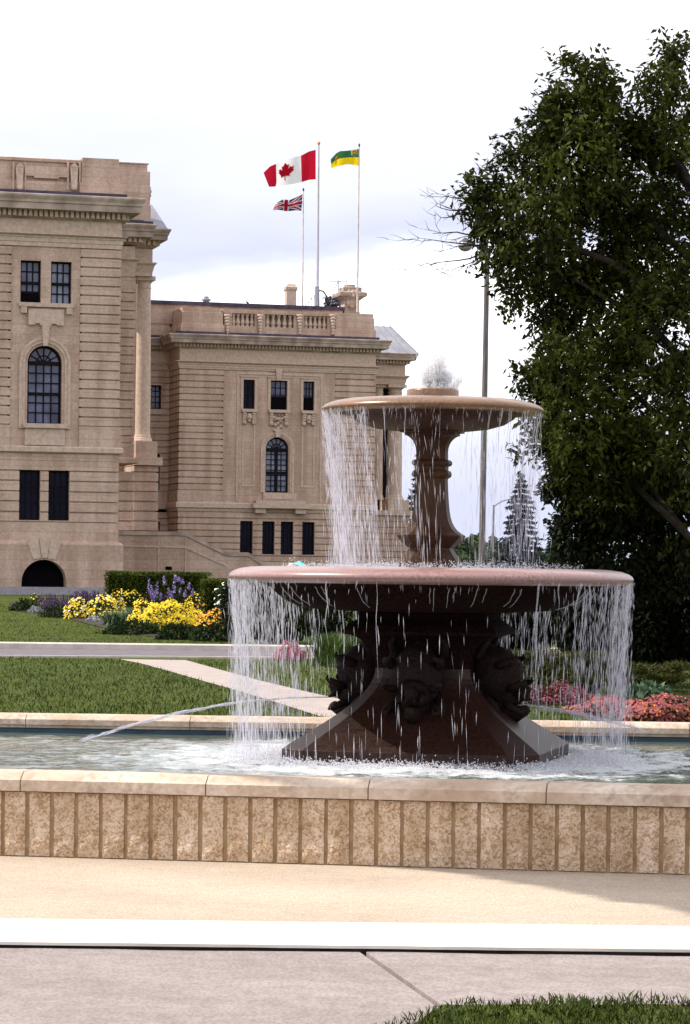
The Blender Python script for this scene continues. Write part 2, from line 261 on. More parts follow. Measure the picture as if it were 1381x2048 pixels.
# ------------------------------------------------------------------ mesh helpers
def tag(o, label=None, cat=None, group=None, kind=None):
    if label: o['label'] = label
    if cat: o['category'] = cat
    if group: o['group'] = group
    if kind: o['kind'] = kind
    return o
WLOC = {}
def wloc(o):
    p = Vector(o.location)
    return p + (wloc(o.parent) if o.parent else Vector((0, 0, 0)))
def empty(name, loc, label, cat, group=None):
    o = bpy.data.objects.new(name, None); COL.objects.link(o); o.location = loc; o.empty_display_size = 0.2
    return tag(o, label, cat, group)
class MB:
    def __init__(s, xf=None): s.V = []; s.F = []; s.xf = xf
    def add(s, vs, fs):
        k = len(s.V)
        s.V += [s.xf(v) if s.xf else Vector(v) for v in vs]
        s.F += [tuple(i + k for i in f) for f in fs]
    def box(s, a0, a1, b0, b1, c0, c1):
        s.add([(a0, b0, c0), (a1, b0, c0), (a1, b1, c0), (a0, b1, c0), (a0, b0, c1), (a1, b0, c1), (a1, b1, c1), (a0, b1, c1)],
              [(3, 2, 1, 0), (4, 5, 6, 7), (0, 1, 5, 4), (1, 2, 6, 5), (2, 3, 7, 6), (3, 0, 4, 7)])
    def loft(s, rings, cap0=True, cap1=True, closed=True):
        n = len(rings[0]); vs = [p for r in rings for p in r]; fs = []
        for i in range(len(rings) - 1):
            for j in range(n if closed else n - 1):
                k = (j + 1) % n
                fs.append((i * n + j, i * n + k, (i + 1) * n + k, (i + 1) * n + j))
        if cap0: fs.append(tuple(range(n - 1, -1, -1)))
        if cap1: fs.append(tuple((len(rings) - 1) * n + j for j in range(n)))
        s.add(vs, fs)
    def rect(s, s0, s1, d0, d1, levels):           # a moulded band running round a rectangular block
        s.loft([[(s0 - o, d0 - o, z), (s1 + o, d0 - o, z), (s1 + o, d1 + o, z), (s0 - o, d1 + o, z)] for o, z in levels])
    def lathe(s, prof, c=(0, 0), n=64, wob=None):
        s.loft([[(c[0] + r * math.cos(2 * math.pi * j / n), c[1] + r * math.sin(2 * math.pi * j / n), z) for j in range(n)] for r, z in prof])
    def prism(s, poly, d0, d1):                     # poly in (s,z), extruded over d
        n = len(poly)
        s.add([(p[0], d0, p[1]) for p in poly] + [(p[0], d1, p[1]) for p in poly],
              [tuple(range(n)), tuple(range(2 * n - 1, n - 1, -1))] + [(i, (i + 1) % n, n + (i + 1) % n, n + i) for i in range(n)])
    def slab(s, poly, z0, z1):                      # poly in (x,y)
        n = len(poly)
        s.add([(p[0], p[1], z0) for p in poly] + [(p[0], p[1], z1) for p in poly],
              [tuple(range(n - 1, -1, -1)), tuple(range(n, 2 * n))] + [(i, (i + 1) % n, n + (i + 1) % n, n + i) for i in range(n)])
    def tube(s, pts, rads, n=8):
        rings = []; P = [Vector(p) for p in pts]
        for i, p in enumerate(P):
            t = (P[min(i + 1, len(P) - 1)] - P[max(i - 1, 0)]).normalized()
            a = t.orthogonal().normalized() if i == 0 else (a - t * a.dot(t)).normalized()
            b = t.cross(a); r = rads[i] if hasattr(rads, '__len__') else rads
            rings.append([p + a * (r * math.cos(2 * math.pi * j / n)) + b * (r * math.sin(2 * math.pi * j / n)) for j in range(n)])
        s.loft(rings)
    def ball(s, c, rx, ry=None, rz=None, n=12, m=7):
        ry = ry or rx; rz = rz or rx
        s.loft([[(c[0] + rx * math.sin(a) * math.cos(2 * math.pi * j / n), c[1] + ry * math.sin(a) * math.sin(2 * math.pi * j / n), c[2] - rz * math.cos(a)) for j in range(n)]
                for a in [math.pi * (0.04 + 0.92 * i / (m - 1)) for i in range(m)]])
    def panel(s, s0, s1, z0, z1, d0, d1, ops=()):   # wall slab with rectangular openings
        S = sorted({s0, s1} | {min(max(x, s0), s1) for o in ops for x in o[:2]}); Z = sorted({z0, z1} | {min(max(x, z0), z1) for o in ops for x in o[2:]})
        for i in range(len(S) - 1):
            runs = []
            for j in range(len(Z) - 1):
                cs, cz = (S[i] + S[i + 1]) / 2, (Z[j] + Z[j + 1]) / 2
                if any(o[0] < cs < o[1] and o[2] < cz < o[3] for o in ops): continue
                if runs and runs[-1][1] == Z[j]: runs[-1][1] = Z[j + 1]
                else: runs.append([Z[j], Z[j + 1]])
            for a, b in runs: s.box(S[i], S[i + 1], d0, d1, a, b)
    def courses(s, s0, s1, lines, dback, dfront, ops=(), g=0.06, proud=0.09, ends=True):
        """rusticated courses between the joint heights in lines; blocks stand proud of a recessed core"""
        z0, z1 = lines[0], lines[-1]
        e = proud if ends else 0
        s.panel(s0 + e, s1 - e, z0, z1, -0.45, dfront - proud, ops)
        if dback < -0.5: s.box(s0 + e, s1 - e, dback, -0.452, z0, z1)
        for a, b in zip(lines[:-1], lines[1:]):
            s.panel(s0, s1, a + g / 2, b - g / 2, -0.40, dfront, ops)
            if dback < -0.5: s.box(s0, s1, dback + 0.05, -0.405, a + g / 2, b - g / 2)
    def arch_fill(s, cx, r, zs, ztop, d0, d1, half, n=18):   # the wall over a round-headed opening; fills cx-half..cx+half, zs..ztop
        xs = [cx - half] + [cx - r * math.cos(math.pi * i / n) for i in range(n + 1)] + [cx + half]
        def za(x):
            q = r * r - (x - cx) ** 2
            return zs + math.sqrt(max(q, 0))
        for i, (a, b) in enumerate(zip(xs[:-1], xs[1:])):
            if b - a < 1e-6: continue
            lo = (zs, zs) if i in (0, n + 1) else (za(a), za(b))
            s.prism([(a, lo[0]), (b, lo[1]), (b, ztop), (a, ztop)], d0, d1)
    def ring(s, cx, cz, r0, r1, d0, d1, a0=0, a1=math.pi, n=20):
        for i in range(n):
            p, q = a0 + (a1 - a0) * i / n, a0 + (a1 - a0) * (i + 1) / n
            s.prism([(cx + r0 * math.cos(p), cz + r0 * math.sin(p)), (cx + r1 * math.cos(p), cz + r1 * math.sin(p)), (cx + r1 * math.cos(q), cz + r1 * math.sin(q)), (cx + r0 * math.cos(q), cz + r0 * math.sin(q))], d0, d1)
    def build(s, name, mat, parent=None, origin=None, smooth=False):
        o0 = wloc(parent) if parent else Vector(origin or (0, 0, 0))
        off = Vector((0, 0, 0))
        me = bpy.data.meshes.new(name); me.from_pydata([tuple(v - o0) for v in s.V], [], s.F); me.update()
        me.materials.append(MAT[mat] if isinstance(mat, str) else mat)
        if smooth: me.polygons.foreach_set('use_smooth', [True] * len(me.polygons))
        o = bpy.data.objects.new(name, me); COL.objects.link(o)
        if parent: o.parent = parent
        else: o.location = o0
        return o
def fix_normals(o):
    bm = bmesh.new(); bm.from_mesh(o.data); bmesh.ops.recalc_face_normals(bm, faces=bm.faces); bm.to_mesh(o.data); bm.free()
def np_mesh(name, V, nper, mat, parent=None, origin=(0, 0, 0), faces=None, smooth=False):
    """V: (n, nper, 3) polygons, or with faces a list of index tuples per item"""
    o0 = np.array(wloc(parent) if parent else origin)
    V = np.asarray(V) - o0; n = V.shape[0]
    if faces is None: faces = [tuple(range(nper))]
    base = (np.arange(n) * nper)[:, None]
    sizes = [len(f) for f in faces]; idx = np.concatenate([np.array(f) for f in faces])
    loops = (base + idx[None, :]).reshape(-1)
    me = bpy.data.meshes.new(name); me.vertices.add(n * nper); me.vertices.foreach_set('co', V.reshape(-1))
    me.loops.add(len(loops)); me.loops.foreach_set('vertex_index', loops.astype(np.int32))
    st = np.cumsum([0] + sizes[:-1]); per = sum(sizes)
    starts = ((np.arange(n) * per)[:, None] + st[None, :]).reshape(-1)
    me.polygons.add(n * len(faces)); me.polygons.foreach_set('loop_start', starts.astype(np.int32))
    me.update(calc_edges=True); me.validate()
    me.materials.append(MAT[mat])
    if smooth: me.polygons.foreach_set('use_smooth', [True] * len(me.polygons))
    o = bpy.data.objects.new(name, me); COL.objects.link(o)
    if parent: o.parent = parent
    else: o.location = Vector(origin)
    return o
def unit(a): return a / np.maximum(np.linalg.norm(a, axis=1, keepdims=True), 1e-9)
def leaves(C, L, W, droop=0.3, out=None, jit=0.4, up=None):
    """leaf-shaped quads at C; L,W length and width"""
    n = len(C); d = rng.normal(size=(n, 3))
    if out is not None: d = d * 0.7 + out * 1.1
    d[:, 2] -= droop; d = unit(d)
    nn = rng.normal(size=(n, 3)); nn[:, 2] += 0.6
    sd = unit(np.cross(d, nn)); nn = np.cross(sd, d)
    l = (L * (1 + jit * (rng.random(n) - 0.5) * 2))[:, None]; w_ = (W * (1 + jit * (rng.random(n) - 0.5) * 2))[:, None]
    return np.stack([C - d * l * 0.5, C + sd * w_ * 0.5 - d * l * 0.08 + nn * w_ * 0.12, C + d * l * 0.5 - nn * l * 0.08, C - sd * w_ * 0.5 - d * l * 0.08 + nn * w_ * 0.12], axis=1)
def blades(P, H, W, lean=0.35, nseg=1):
    """upright tapering blades rooted at P"""
    n = len(P); a = rng.random(n) * 2 * math.pi; sd = np.stack([np.cos(a), np.sin(a), np.zeros(n)], 1)
    ln = rng.normal(size=(n, 3)) * lean; ln[:, 2] = 1; ln = unit(ln)
    h = (H * (0.6 + 0.8 * rng.random(n)))[:, None]
    return np.stack([P - sd * W * 0.5, P + sd * W * 0.5, P + ln * h * 0.6 + sd * W * 0.3, P + ln * h + sd * h * 0.25], axis=1)
def ell(n, c, r, shell=0.0):
    p = unit(rng.normal(size=(n, 3))) * (shell + (1 - shell) * rng.random((n, 1)) ** (1 / 3))
    return np.array(c) + p * np.array(r), p
def place_copy(o, loc, rz=None, label=None, group=None):
    c = o.copy(); COL.objects.link(c); c.location = loc
    if rz is not None: c.rotation_euler.z = rz
    if label: c['label'] = label
    if group: c['group'] = group
    return c

# ================================================================== GROUND
def grid_sheet(name, xs, ys, zf, mat, kind='structure'):
    V = [(x, y, zf(x, y)) for y in ys for x in xs]; nx = len(xs)
    Fc = [(j * nx + i, j * nx + i + 1, (j + 1) * nx + i + 1, (j + 1) * nx + i) for j in range(len(ys) - 1) for i in range(nx - 1)]
    m = MB(); m.V = [Vector(v) for v in V]; m.F = Fc
    o = m.build(name, mat); o['kind'] = kind; return o
ys = [-60, 0, 8, 12, 16, 20, 24, 30, 40, 50, 60] + [66 + 2 * i for i in range(21)] + [115, 130, 160, 200, 300, 600, 1500, 4000]
xs = [-4000, -1000, -300, -100, -50, -30, -20, -10, -5, 0, 5, 10, 20, 30, 50, 100, 300, 1000, 4000]
tag(grid_sheet('ground', xs, ys, lambda x, y: (-0.10 if y < 17 else (-0.05 if y < 22 else gz(y))), 'grass'), 'mown green lawn spreading round the pool and up to the building', 'lawn')

# pavement in front of the pool
Ystep0 = on_ground(690, 1893, 0).y; Ystep1 = on_ground(690, 1846, 0).y
m = MB(); m.box(-30, 30, Ystep1 + 0.001, 24.0, -0.3, 0.0)
tag(m.build('plaza_paving', 'plaza'), 'buff concrete paving at the foot of the pool wall', 'paving', kind='structure')
m = MB(); m.xf = None
n = 90
top = []
for i in range(n + 1):
    x = -6 + 12 * i / n
    top.append((x, Ystep0 + 0.012 * mnoise.noise(Vector((x * 2.1, 0, 3))) + 0.006 * mnoise.noise(Vector((x * 9, 1, 3)))))
m.slab([(-30, Ystep0)] + top + [(30, Ystep0), (30, Ystep1 - 0.004), (-30, Ystep1 - 0.004)], -0.009, 0.004)
tag(m.build('step_edging', 'white_conc'), 'pale concrete edging strip of the step above the sidewalk', 'edging', kind='structure')
ZS = -0.022
m = MB(); m.box(-30, 30, 5, Ystep0 + 0.08, -0.4, ZS - 0.045); m.box(-30, 30, Ystep0 + 0.081, Ystep1 + 0.0, -0.4, -0.0095)
tag(m.build('sidewalk_bed', 'joint'), 'dark dirty bed under the sidewalk slabs', 'pavement', kind='structure')
def gp(u, v): q = on_ground(u, v, ZS); return (q.x, q.y)
j0, j1 = gp(716, 1897), gp(868, 2004)
dx = (j1[0] - j0[0]) / (j1[1] - j0[1])
def jl(y, o): return (j0[0] + (y - j0[1]) * dx + o, y)
YA = on_ground(690, 1904, ZS).y
def ragged(x0, x1, seed):
    return [(x0 + (x1 - x0) * i / 70, YA + 0.06 * mnoise.noise(Vector((x0 * 3 + (x1 - x0) * i / 70 * 1.7, seed, 0))) + 0.012 * mnoise.noise(Vector(((x1 - x0) * i / 70 * 8, seed, 7)))) for i in range(71)]
pL = [(-30, YA)] + ragged(-5, jl(YA, 0)[0] - 0.02, 1) + [jl(YA, -0.014), jl(6, -0.014), (-30, 6)]
pR = [jl(6, 0.014), jl(YA, 0.014)] + ragged(jl(YA, 0)[0] + 0.02, 6, 5) + [(30, YA), (30, 6)]
for p in (pL, pR):
    m = MB(); m.slab(p, ZS - 0.06, ZS)
    tag(m.build('sidewalk', 'sidewalk'), 'grey concrete sidewalk slab below the step', 'sidewalk', kind='structure')

# foreground grass at the lower right corner
gx0 = on_ground(885, 2003, ZS)
def gedge(x): return 10.80 + 0.05 * (x - gx0.x) + 0.05 * mnoise.noise(Vector((x * 3, 0, 0)))
m = MB(); ptsE = [(gx0.x + 0.0 + i * 0.1, gedge(gx0.x + i * 0.1) - 0.02) for i in range(60)]
m.slab([(gx0.x - 0.7, 8)] + ptsE + [(ptsE[-1][0], 8)], ZS - 0.02, ZS + 0.004)
tag(m.build('verge', 'grass'), 'grass verge beside the sidewalk in the near corner', 'verge', kind='structure')
P = []
for _ in range(14000):
    x = gx0.x - 0.6 + rng.random() * 3.0; y = 9.7 + rng.random() * 1.3
    if y < gedge(x) - max(0, gx0.x + 0.1 - x) * 1.9 : P.append((x, y, ZS + 0.01))
P = np.array(P)
tag(np_mesh('verge_grass', blades(P, 0.020 + 0.026 * np.clip(np.array([0.5 + mnoise.noise(Vector((p[0] * 4, p[1] * 4, 2))) for p in P]), 0, 1.2), 0.005, 0.55), 4, 'blade'), 'short green grass blades growing at the near sidewalk corner', 'grass', kind='stuff')

# lawn: path, road
def strip(name, uvs, mat, zo, label, cat):
    m = MB(); P = [on_ground(u, v) for u, v in uvs]
    m.add([(p.x, p.y, p.z + zo) for p in P], [tuple(range(len(P)))])
    return tag(m.build(name, mat), label, cat, kind='structure')
strip('path', [(236, 1319), (372, 1321), (440, 1340), (520, 1362), (620, 1386), (720, 1408), (800, 1427), (800, 1452), (690, 1445), (640, 1434), (560, 1408), (470, 1381), (390, 1358), (330, 1341), (280, 1327)], 'path', 0.008, 'curving pale concrete path between two lawns', 'path')
rf0, rf1 = on_ground(-300, 1294), on_ground(620, 1304); rn0, rn1 = on_ground(-300, 1312), on_ground(620, 1317.5)
def ext(a, b, t): return a + (b - a) * t
A, B_, C_, D_ = ext(rf0, rf1, -3), ext(rf0, rf1, 3), ext(rn0, rn1, 3), ext(rn0, rn1, -3)
m = MB(); m.add([(p.x, p.y, 0.006) for p in (D_, C_, B_, A)], [(0, 1, 2, 3)])
tag(m.build('road', 'asphalt'), 'narrow grey asphalt drive crossing behind the lawn', 'road', kind='structure')
dv = (B_ - A).normalized(); nv = Vector((-dv.y, dv.x, 0))
m = MB(lambda p: A + dv * p[0] + nv * p[1] + Vector((0, 0, p[2])))
Lr = (B_ - A).length; m.rect(0, Lr, 0.0, 0.30, [(0, -0.05), (0, 0.11), (-0.03, 0.135)])
tag(m.build('kerb', 'kerb'), 'pale concrete kerb along the far side of the drive', 'kerb', kind='structure')
dv2 = (C_ - D_).normalized(); nv2 = Vector((-dv2.y, dv2.x, 0)); Lr2 = (C_ - D_).length
m = MB(lambda p: D_ + dv2 * p[0] - nv2 * p[1] + Vector((0, 0, p[2])))
m.rect(0, Lr2, 0.0, 0.16, [(0, -0.05), (0, 0.035)])
tag(m.build('kerb', 'kerb'), 'flush concrete edge along the near side of the drive', 'kerb', kind='structure')
# lawn blades
P = []
pathpoly = [on_ground(u, v) for u, v in [(236, 1319), (372, 1321), (520, 1362), (720, 1408), (800, 1427), (800, 1452), (640, 1434), (470, 1381), (330, 1341)]]
def inside(poly, x, y):
    c = False; n = len(poly)
    for i in range(n):
        a, b = poly[i], poly[i - 1]
        if (a.y > y) != (b.y > y) and x < (b.x - a.x) * (y - a.y) / (b.y - a.y) + a.x: c = not c
    return c
for _ in range(60000):
    Y = 23 + rng.random() ** 1.4 * 29.5; x = (rng.random() * 1.1 - 0.55) * Y * 0.25
    if not inside(pathpoly, x, Y): P.append((x, Y, 0.0))
for _ in range(26000):
    Y = 63.5 + rng.random() * 30; x = (rng.random() * 0.6 - 0.56) * Y * 0.25
    P.append((x, Y, gz(Y)))
P = np.array(P)
tag(np_mesh('lawn_grass', blades(P, 0.05, 0.016, 0.6), 4, 'blade'), 'short mown grass blades covering the lawns', 'grass', kind='stuff')

# ================================================================== POOL
nearL, nearR = on_ground(15, 1713, 0), on_ground(1340, 1750, 0)
CT = 0.475                                             # coping top
farL, farR = on_ground(15, 1428, CT), on_ground(1340, 1447, CT)
def line_at(a, b, x): return a.y + (b.y - a.y) * (x - a.x) / (b.x - a.x)
XL, XR = -5.2, 6.6
ring_out = [Vector((XL, line_at(nearL, nearR, XL), 0)), Vector((XR, line_at(nearL, nearR, XR), 0)), Vector((XR, line_at(farL, farR, XR) + 0.30, 0)), Vector((XL, line_at(farL, farR, XL) + 0.30, 0))]
def offs(poly, d):                                     # inward offset of a convex ccw polygon
    n = len(poly); res = []
    for i in range(n):
        a, b, c = poly[i - 1], poly[i], poly[(i + 1) % n]
        e1 = (b - a).normalized(); e2 = (c - b).normalized()
        n1 = Vector((-e1.y, e1.x, 0)); n2 = Vector((-e2.y, e2.x, 0))
        k = (n1 + n2) / (1 + n1.dot(n2)); res.append(b + k * d)
    return res
pool = empty('fountain_pool', ((XL + XR) / 2, 19, 0), 'low limestone pool wall with ribbed face and sloped coping holding the fountain water', 'pool')
def ringloft(levels):
    m = MB(); m.loft([[(p.x, p.y, z) for p in offs(ring_out, d)] for d, z in levels], cap0=False, cap1=False); return m
ringloft([(0.032, -0.1), (0.032, 0.368), (0.25, 0.368), (0.25, -0.1)]).build('mortar_wall', 'mortar', pool)
ringloft([(0.25, -0.1), (0.268, -0.1), (0.268, 0.392), (0.25, 0.392)]).build('lining', 'blue_paint', pool)
# ribbed stone panels on the near face (and the sides), each split from the next by a recessed mortar joint
m = MB()
def ribs(a, b, s0, pitch):
    dv = (b - a).normalized(); nv = Vector((dv.y, -dv.x, 0)); Ln = (b - a).length; s = s0
    m.xf = lambda p: a + dv * p[0] + nv * p[1] + Vector((0, 0, p[2]))
    while s < Ln:
        g = 0.010 + 0.003 * random.random(); s_a, s_b = max(0.02, s + g), min(Ln - 0.02, s + pitch - g)
        if s_b - s_a > 0.03:
            nn = 4; k = 7                               # a lightly uneven rock face
            pr = 0.020 + 0.004 * random.random()
            V = []; Fc = []
            for iz in range(k + 1):
                for ix in range(nn + 1):
                    sx = s_a + (s_b - s_a) * ix / nn; zz = 0.006 + 0.357 * iz / k
                    edge = ix in (0, nn) or iz in (0, k)
                    dd = (pr - 0.007 if edge else pr + 0.005 * mnoise.noise(Vector((sx * 22, zz * 22, a.x)))) - 0.032
                    jx = 0.0035 * mnoise.noise(Vector((sx * 5, zz * 14, 2.0))) if ix in (0, nn) else 0
                    V.append((sx + jx, dd, zz))
            W = nn + 1
            for iz in range(k):
                for ix in range(nn): Fc.append((iz * W + ix, iz * W + ix + 1, (iz + 1) * W + ix + 1, (iz + 1) * W + ix))
            o = len(V); loop = [i for i in range(W)] + [(i + 1) * W + nn for i in range(k)] + [k * W + nn - 1 - i for i in range(nn)] + [(k - 1 - i) * W for i in range(k - 1)]
            V += [(V[i][0], -0.034, V[i][2]) for i in loop]
            for i in range(len(loop)):
                j = (i + 1) % len(loop); Fc.append((loop[i], loop[j], o + j, o + i))
            m.add(V, Fc)
        s += pitch
uj = on_ground(648, 1732, 0)
sj = (uj - ring_out[0]).length; pitch = 0.1415
ribs(ring_out[0], ring_out[1], sj - int(sj / pitch) * pitch, pitch)
ribs(ring_out[3], ring_out[0], 0.0, 0.15); ribs(ring_out[1], ring_out[2], 0.0, 0.15)
m.build('stone_panels', 'tyndall', pool)
# coping blocks with open joints: sloped weathering on both edges
def coping(a, b, ain, bin_, joints):
    dv = (b - a).normalized(); nv = Vector((-dv.y, dv.x, 0)); Ln = (b - a).length
    prof = [(-0.012, 0.370), (-0.014, 0.432), (0.000, 0.439), (0.045, CT - 0.006), (0.062, CT), (0.235, CT), (0.250, CT - 0.006), (0.290, 0.445), (0.300, 0.436), (0.302, 0.394), (0.285, 0.392), (0.285, 0.370)]
    js = [0.0] + [j for j in joints if 0 < j < Ln] + [Ln]
    for q, (s0, s1) in enumerate(zip(js[:-1], js[1:])):
        g = 0.003; mm = MB(lambda p: a + dv * p[0] + nv * p[1] + Vector((0, 0, p[2])))
        rings = []
        for end, s in ((0, s0), (1, s1)):
            first, last = (end == 0 and q == 0), (end == 1 and q == len(js) - 2)
            gg = g if end == 0 else -g
            rings.append([((s + (t_ if first else -t_)) if (first or last) else s + gg, d, z) for d, z in prof for t_ in [d]])
        mm.loft(rings); mm.build('coping_block', 'coping', pool)
base_j = [(on_ground(u, 1583, 0.43) - ring_out[0]).length for u in (350, 715, 1090)]
jn = [base_j[0] - 1.06 * k for k in (4, 3, 2, 1)] + base_j + [base_j[2] + 1.08 * k for k in (1, 2, 3, 4, 5)]
coping(ring_out[0], ring_out[1], 0, 0, jn)
coping(ring_out[1], ring_out[2], 0, 0, [1.1 * k for k in range(1, 7)])
coping(ring_out[2], ring_out[3], 0, 0, [1.3 * k for k in range(1, 9)])
coping(ring_out[3], ring_out[0], 0, 0, [1.1 * k for k in range(1, 7)])
# water surface with real waves
ZW = 0.330
inn = offs(ring_out, 0.26)
nx, ny = 300, 210
V = []
for j in range(ny + 1):
    for i in range(nx + 1):
        tx, ty = i / nx, j / ny
        p = (inn[0] * (1 - tx) + inn[1] * tx) * (1 - ty) + (inn[3] * (1 - tx) + inn[2] * tx) * ty
        r = math.hypot(p.x - FC.x, p.y - FC.y)
        k = 0.55 + 0.9 * math.exp(-((r - 1.3) / 0.9) ** 2)
        if ty > 0.86: k *= 0.25 + 0.75 * (1 - ty) / 0.14
        h = 0.016 * mnoise.noise(Vector((p.x * 3.2, p.y * 3.2, 1))) + 0.010 * mnoise.noise(Vector((p.x * 8, p.y * 8, 4))) + 0.0045 * mnoise.noise(Vector((p.x * 19, p.y * 19, 9)))
        V.append(Vector((p.x, p.y, ZW + 1.25 * h * k)))
m = MB(); m.V = V; m.F = [(j * (nx + 1) + i, j * (nx + 1) + i + 1, (j + 1) * (nx + 1) + i + 1, (j + 1) * (nx + 1) + i) for j in range(ny) for i in range(nx)]
o = m.build('pool_water', 'water', None, (FC.x, FC.y, ZW), True); tag(o, 'rippling greenish pool water with white froth round the fountain', 'water', kind='structure')

# ================================================================== FOUNTAIN
SC = 288.0
def fz(v): return EYE - (v - 1152) / SC
fountain = empty('two_tier_fountain', (FC.x, FC.y, 0.0), 'red granite fountain with two round bowls one above the other on a dolphin plinth', 'fountain')
FR = -R(12.5)
def octo(h, f, z):
    c, s = math.cos(FR), math.sin(FR)
    return [(FC.x + x * c - y * s, FC.y + x * s + y * c, z) for x, y in ((f, -h), (h, -f), (h, f), (f, h), (-f, h), (-h, f), (-h, -f), (-f, -h))]
pl = [(0.88, 0.70, 0.05), (0.88, 0.70, 0.418), (0.872, 0.69, 0.425)]
for i in range(1, 17):                                  # concave sweep up to the waist
    t = i / 16; z = 0.425 + (fz(1335) - 0.425) * t; q = math.sin(t * math.pi / 2)
    pl.append((0.872 - 0.542 * q ** 1.08, 0.69 - 0.43 * q ** 1.1, z))
for i in range(1, 9):
    t = i / 8; h = 0.33 + 0.20 * (1 - math.cos(t * math.pi / 2)); z = fz(1335) + (fz(1268) - fz(1335)) * math.sin(t * math.pi / 2)
    pl.append((h, h * 0.79, z))
pl += [(0.535, 0.42, fz(1262)), (0.50, 0.39, fz(1250)), (0.44, 0.34, fz(1238)), (0.43, 0.33, fz(1219))]
iw = next(i for i, p in enumerate(pl) if p[2] > fz(1336) - 1e-6)
m = MB(); m.loft([octo(*p) for p in pl[:iw + 1]]); m.build('plinth', 'plinth', fountain)
m = MB(); m.loft([octo(*p) for p in pl[iw:]]); m.build('pedestal_crown', 'granite_shaded', fountain)
# lower bowl: rim and body
LB = [(0.30, 1.345), (0.55, 1.352), (0.82, 1.366), (0.94, 1.392), (1.03, 1.435), (1.085, 1.485), (1.10, 1.512), (1.125, 1.516), (1.14, 1.532), (1.18, 1.538), (1.27, 1.543)]
LR = [(1.265, 1.543), (1.33, 1.547), (1.375, 1.556), (1.398, 1.572), (1.404, 1.588), (1.396, 1.606), (1.37, 1.625), (1.32, 1.642), (1.25, 1.652), (1.18, 1.656), (1.163, 1.652), (1.155, 1.635), (1.10, 1.60)]
m = MB(); m.lathe(LB + [(1.262, 1.56), (1.0, 1.59), (0.3, 1.56)], (FC.x, FC.y), 96); lb = m.build('lower_bowl', 'granite_shaded', fountain, None, True)
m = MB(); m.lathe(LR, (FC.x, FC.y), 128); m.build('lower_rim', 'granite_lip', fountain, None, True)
UB = [(0.12, 2.60), (0.30, 2.612), (0.40, 2.624), (0.50, 2.652), (0.565, 2.692), (0.585, 2.715), (0.60, 2.722), (0.66, 2.724)]
UR = [(0.655, 2.724), (0.72, 2.728), (0.755, 2.736), (0.771, 2.750), (0.768, 2.764), (0.745, 2.782), (0.70, 2.800), (0.64, 2.813), (0.585, 2.818), (0.572, 2.814), (0.565, 2.80), (0.50, 2.78)]
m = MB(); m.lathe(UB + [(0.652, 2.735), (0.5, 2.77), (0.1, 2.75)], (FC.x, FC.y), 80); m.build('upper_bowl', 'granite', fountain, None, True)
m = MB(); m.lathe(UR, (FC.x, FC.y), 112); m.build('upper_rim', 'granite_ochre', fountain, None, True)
m = MB(); m.lathe([(0.17, 2.76), (0.182, 2.80), (0.182, 2.885), (0.175, 2.895), (0.12, 2.895), (0.11, 2.86)], (FC.x, FC.y), 48); m.build('nozzle_ring', 'granite_ochre', fountain, None, True)
# shaft
cols = [(fz(1150), 0.215), (fz(1138), 0.208), (fz(1126), 0.200), (fz(1117), 0.186), (fz(1108), 0.165), (fz(1100), 0.146), (fz(1096), 0.142), (fz(1094), 0.152), (fz(1087), 0.180), (fz(1080), 0.203), (fz(1074), 0.218), (fz(1071), 0.220), (fz(1069.5), 0.212),
        (fz(1065), 0.187), (fz(1060), 0.167), (fz(1053), 0.149), (fz(1044), 0.134), (fz(1034), 0.124), (fz(1020), 0.116), (fz(1000), 0.110), (fz(980), 0.106), (fz(958), 0.103), (fz(956), 0.110),
        (fz(954), 0.122), (fz(950), 0.127), (fz(946), 0.127), (fz(942), 0.120), (fz(940.5), 0.106), (fz(933), 0.106), (fz(931.5), 0.122), (fz(928), 0.130), (fz(924), 0.130), (fz(920.5), 0.122), (fz(919), 0.102),
        (fz(905), 0.102), (fz(896), 0.105), (fz(889), 0.112), (fz(883), 0.122), (fz(878), 0.136), (fz(874), 0.152), (fz(872), 0.165), (fz(871), 0.178), (fz(866), 0.178), (fz(865.5), 0.205), (fz(848), 0.208), (fz(846), 0.208)]
m = MB(); m.loft([octo(r, r * (0.55 if r < 0.2 or z < 2 else 0.62), z) for z, r in cols]); m.build('shaft', 'granite', fountain)
# bowl water
m = MB(); m.lathe([(0.05, 1.643), (0.6, 1.644), (1.16, 1.645)], (FC.x, FC.y), 64); bw = m.build('lower_bowl_water', 'froth', None, (FC.x, FC.y, 1.643)); tag(bw, 'frothy water brimming in the lower bowl', 'water', kind='structure')
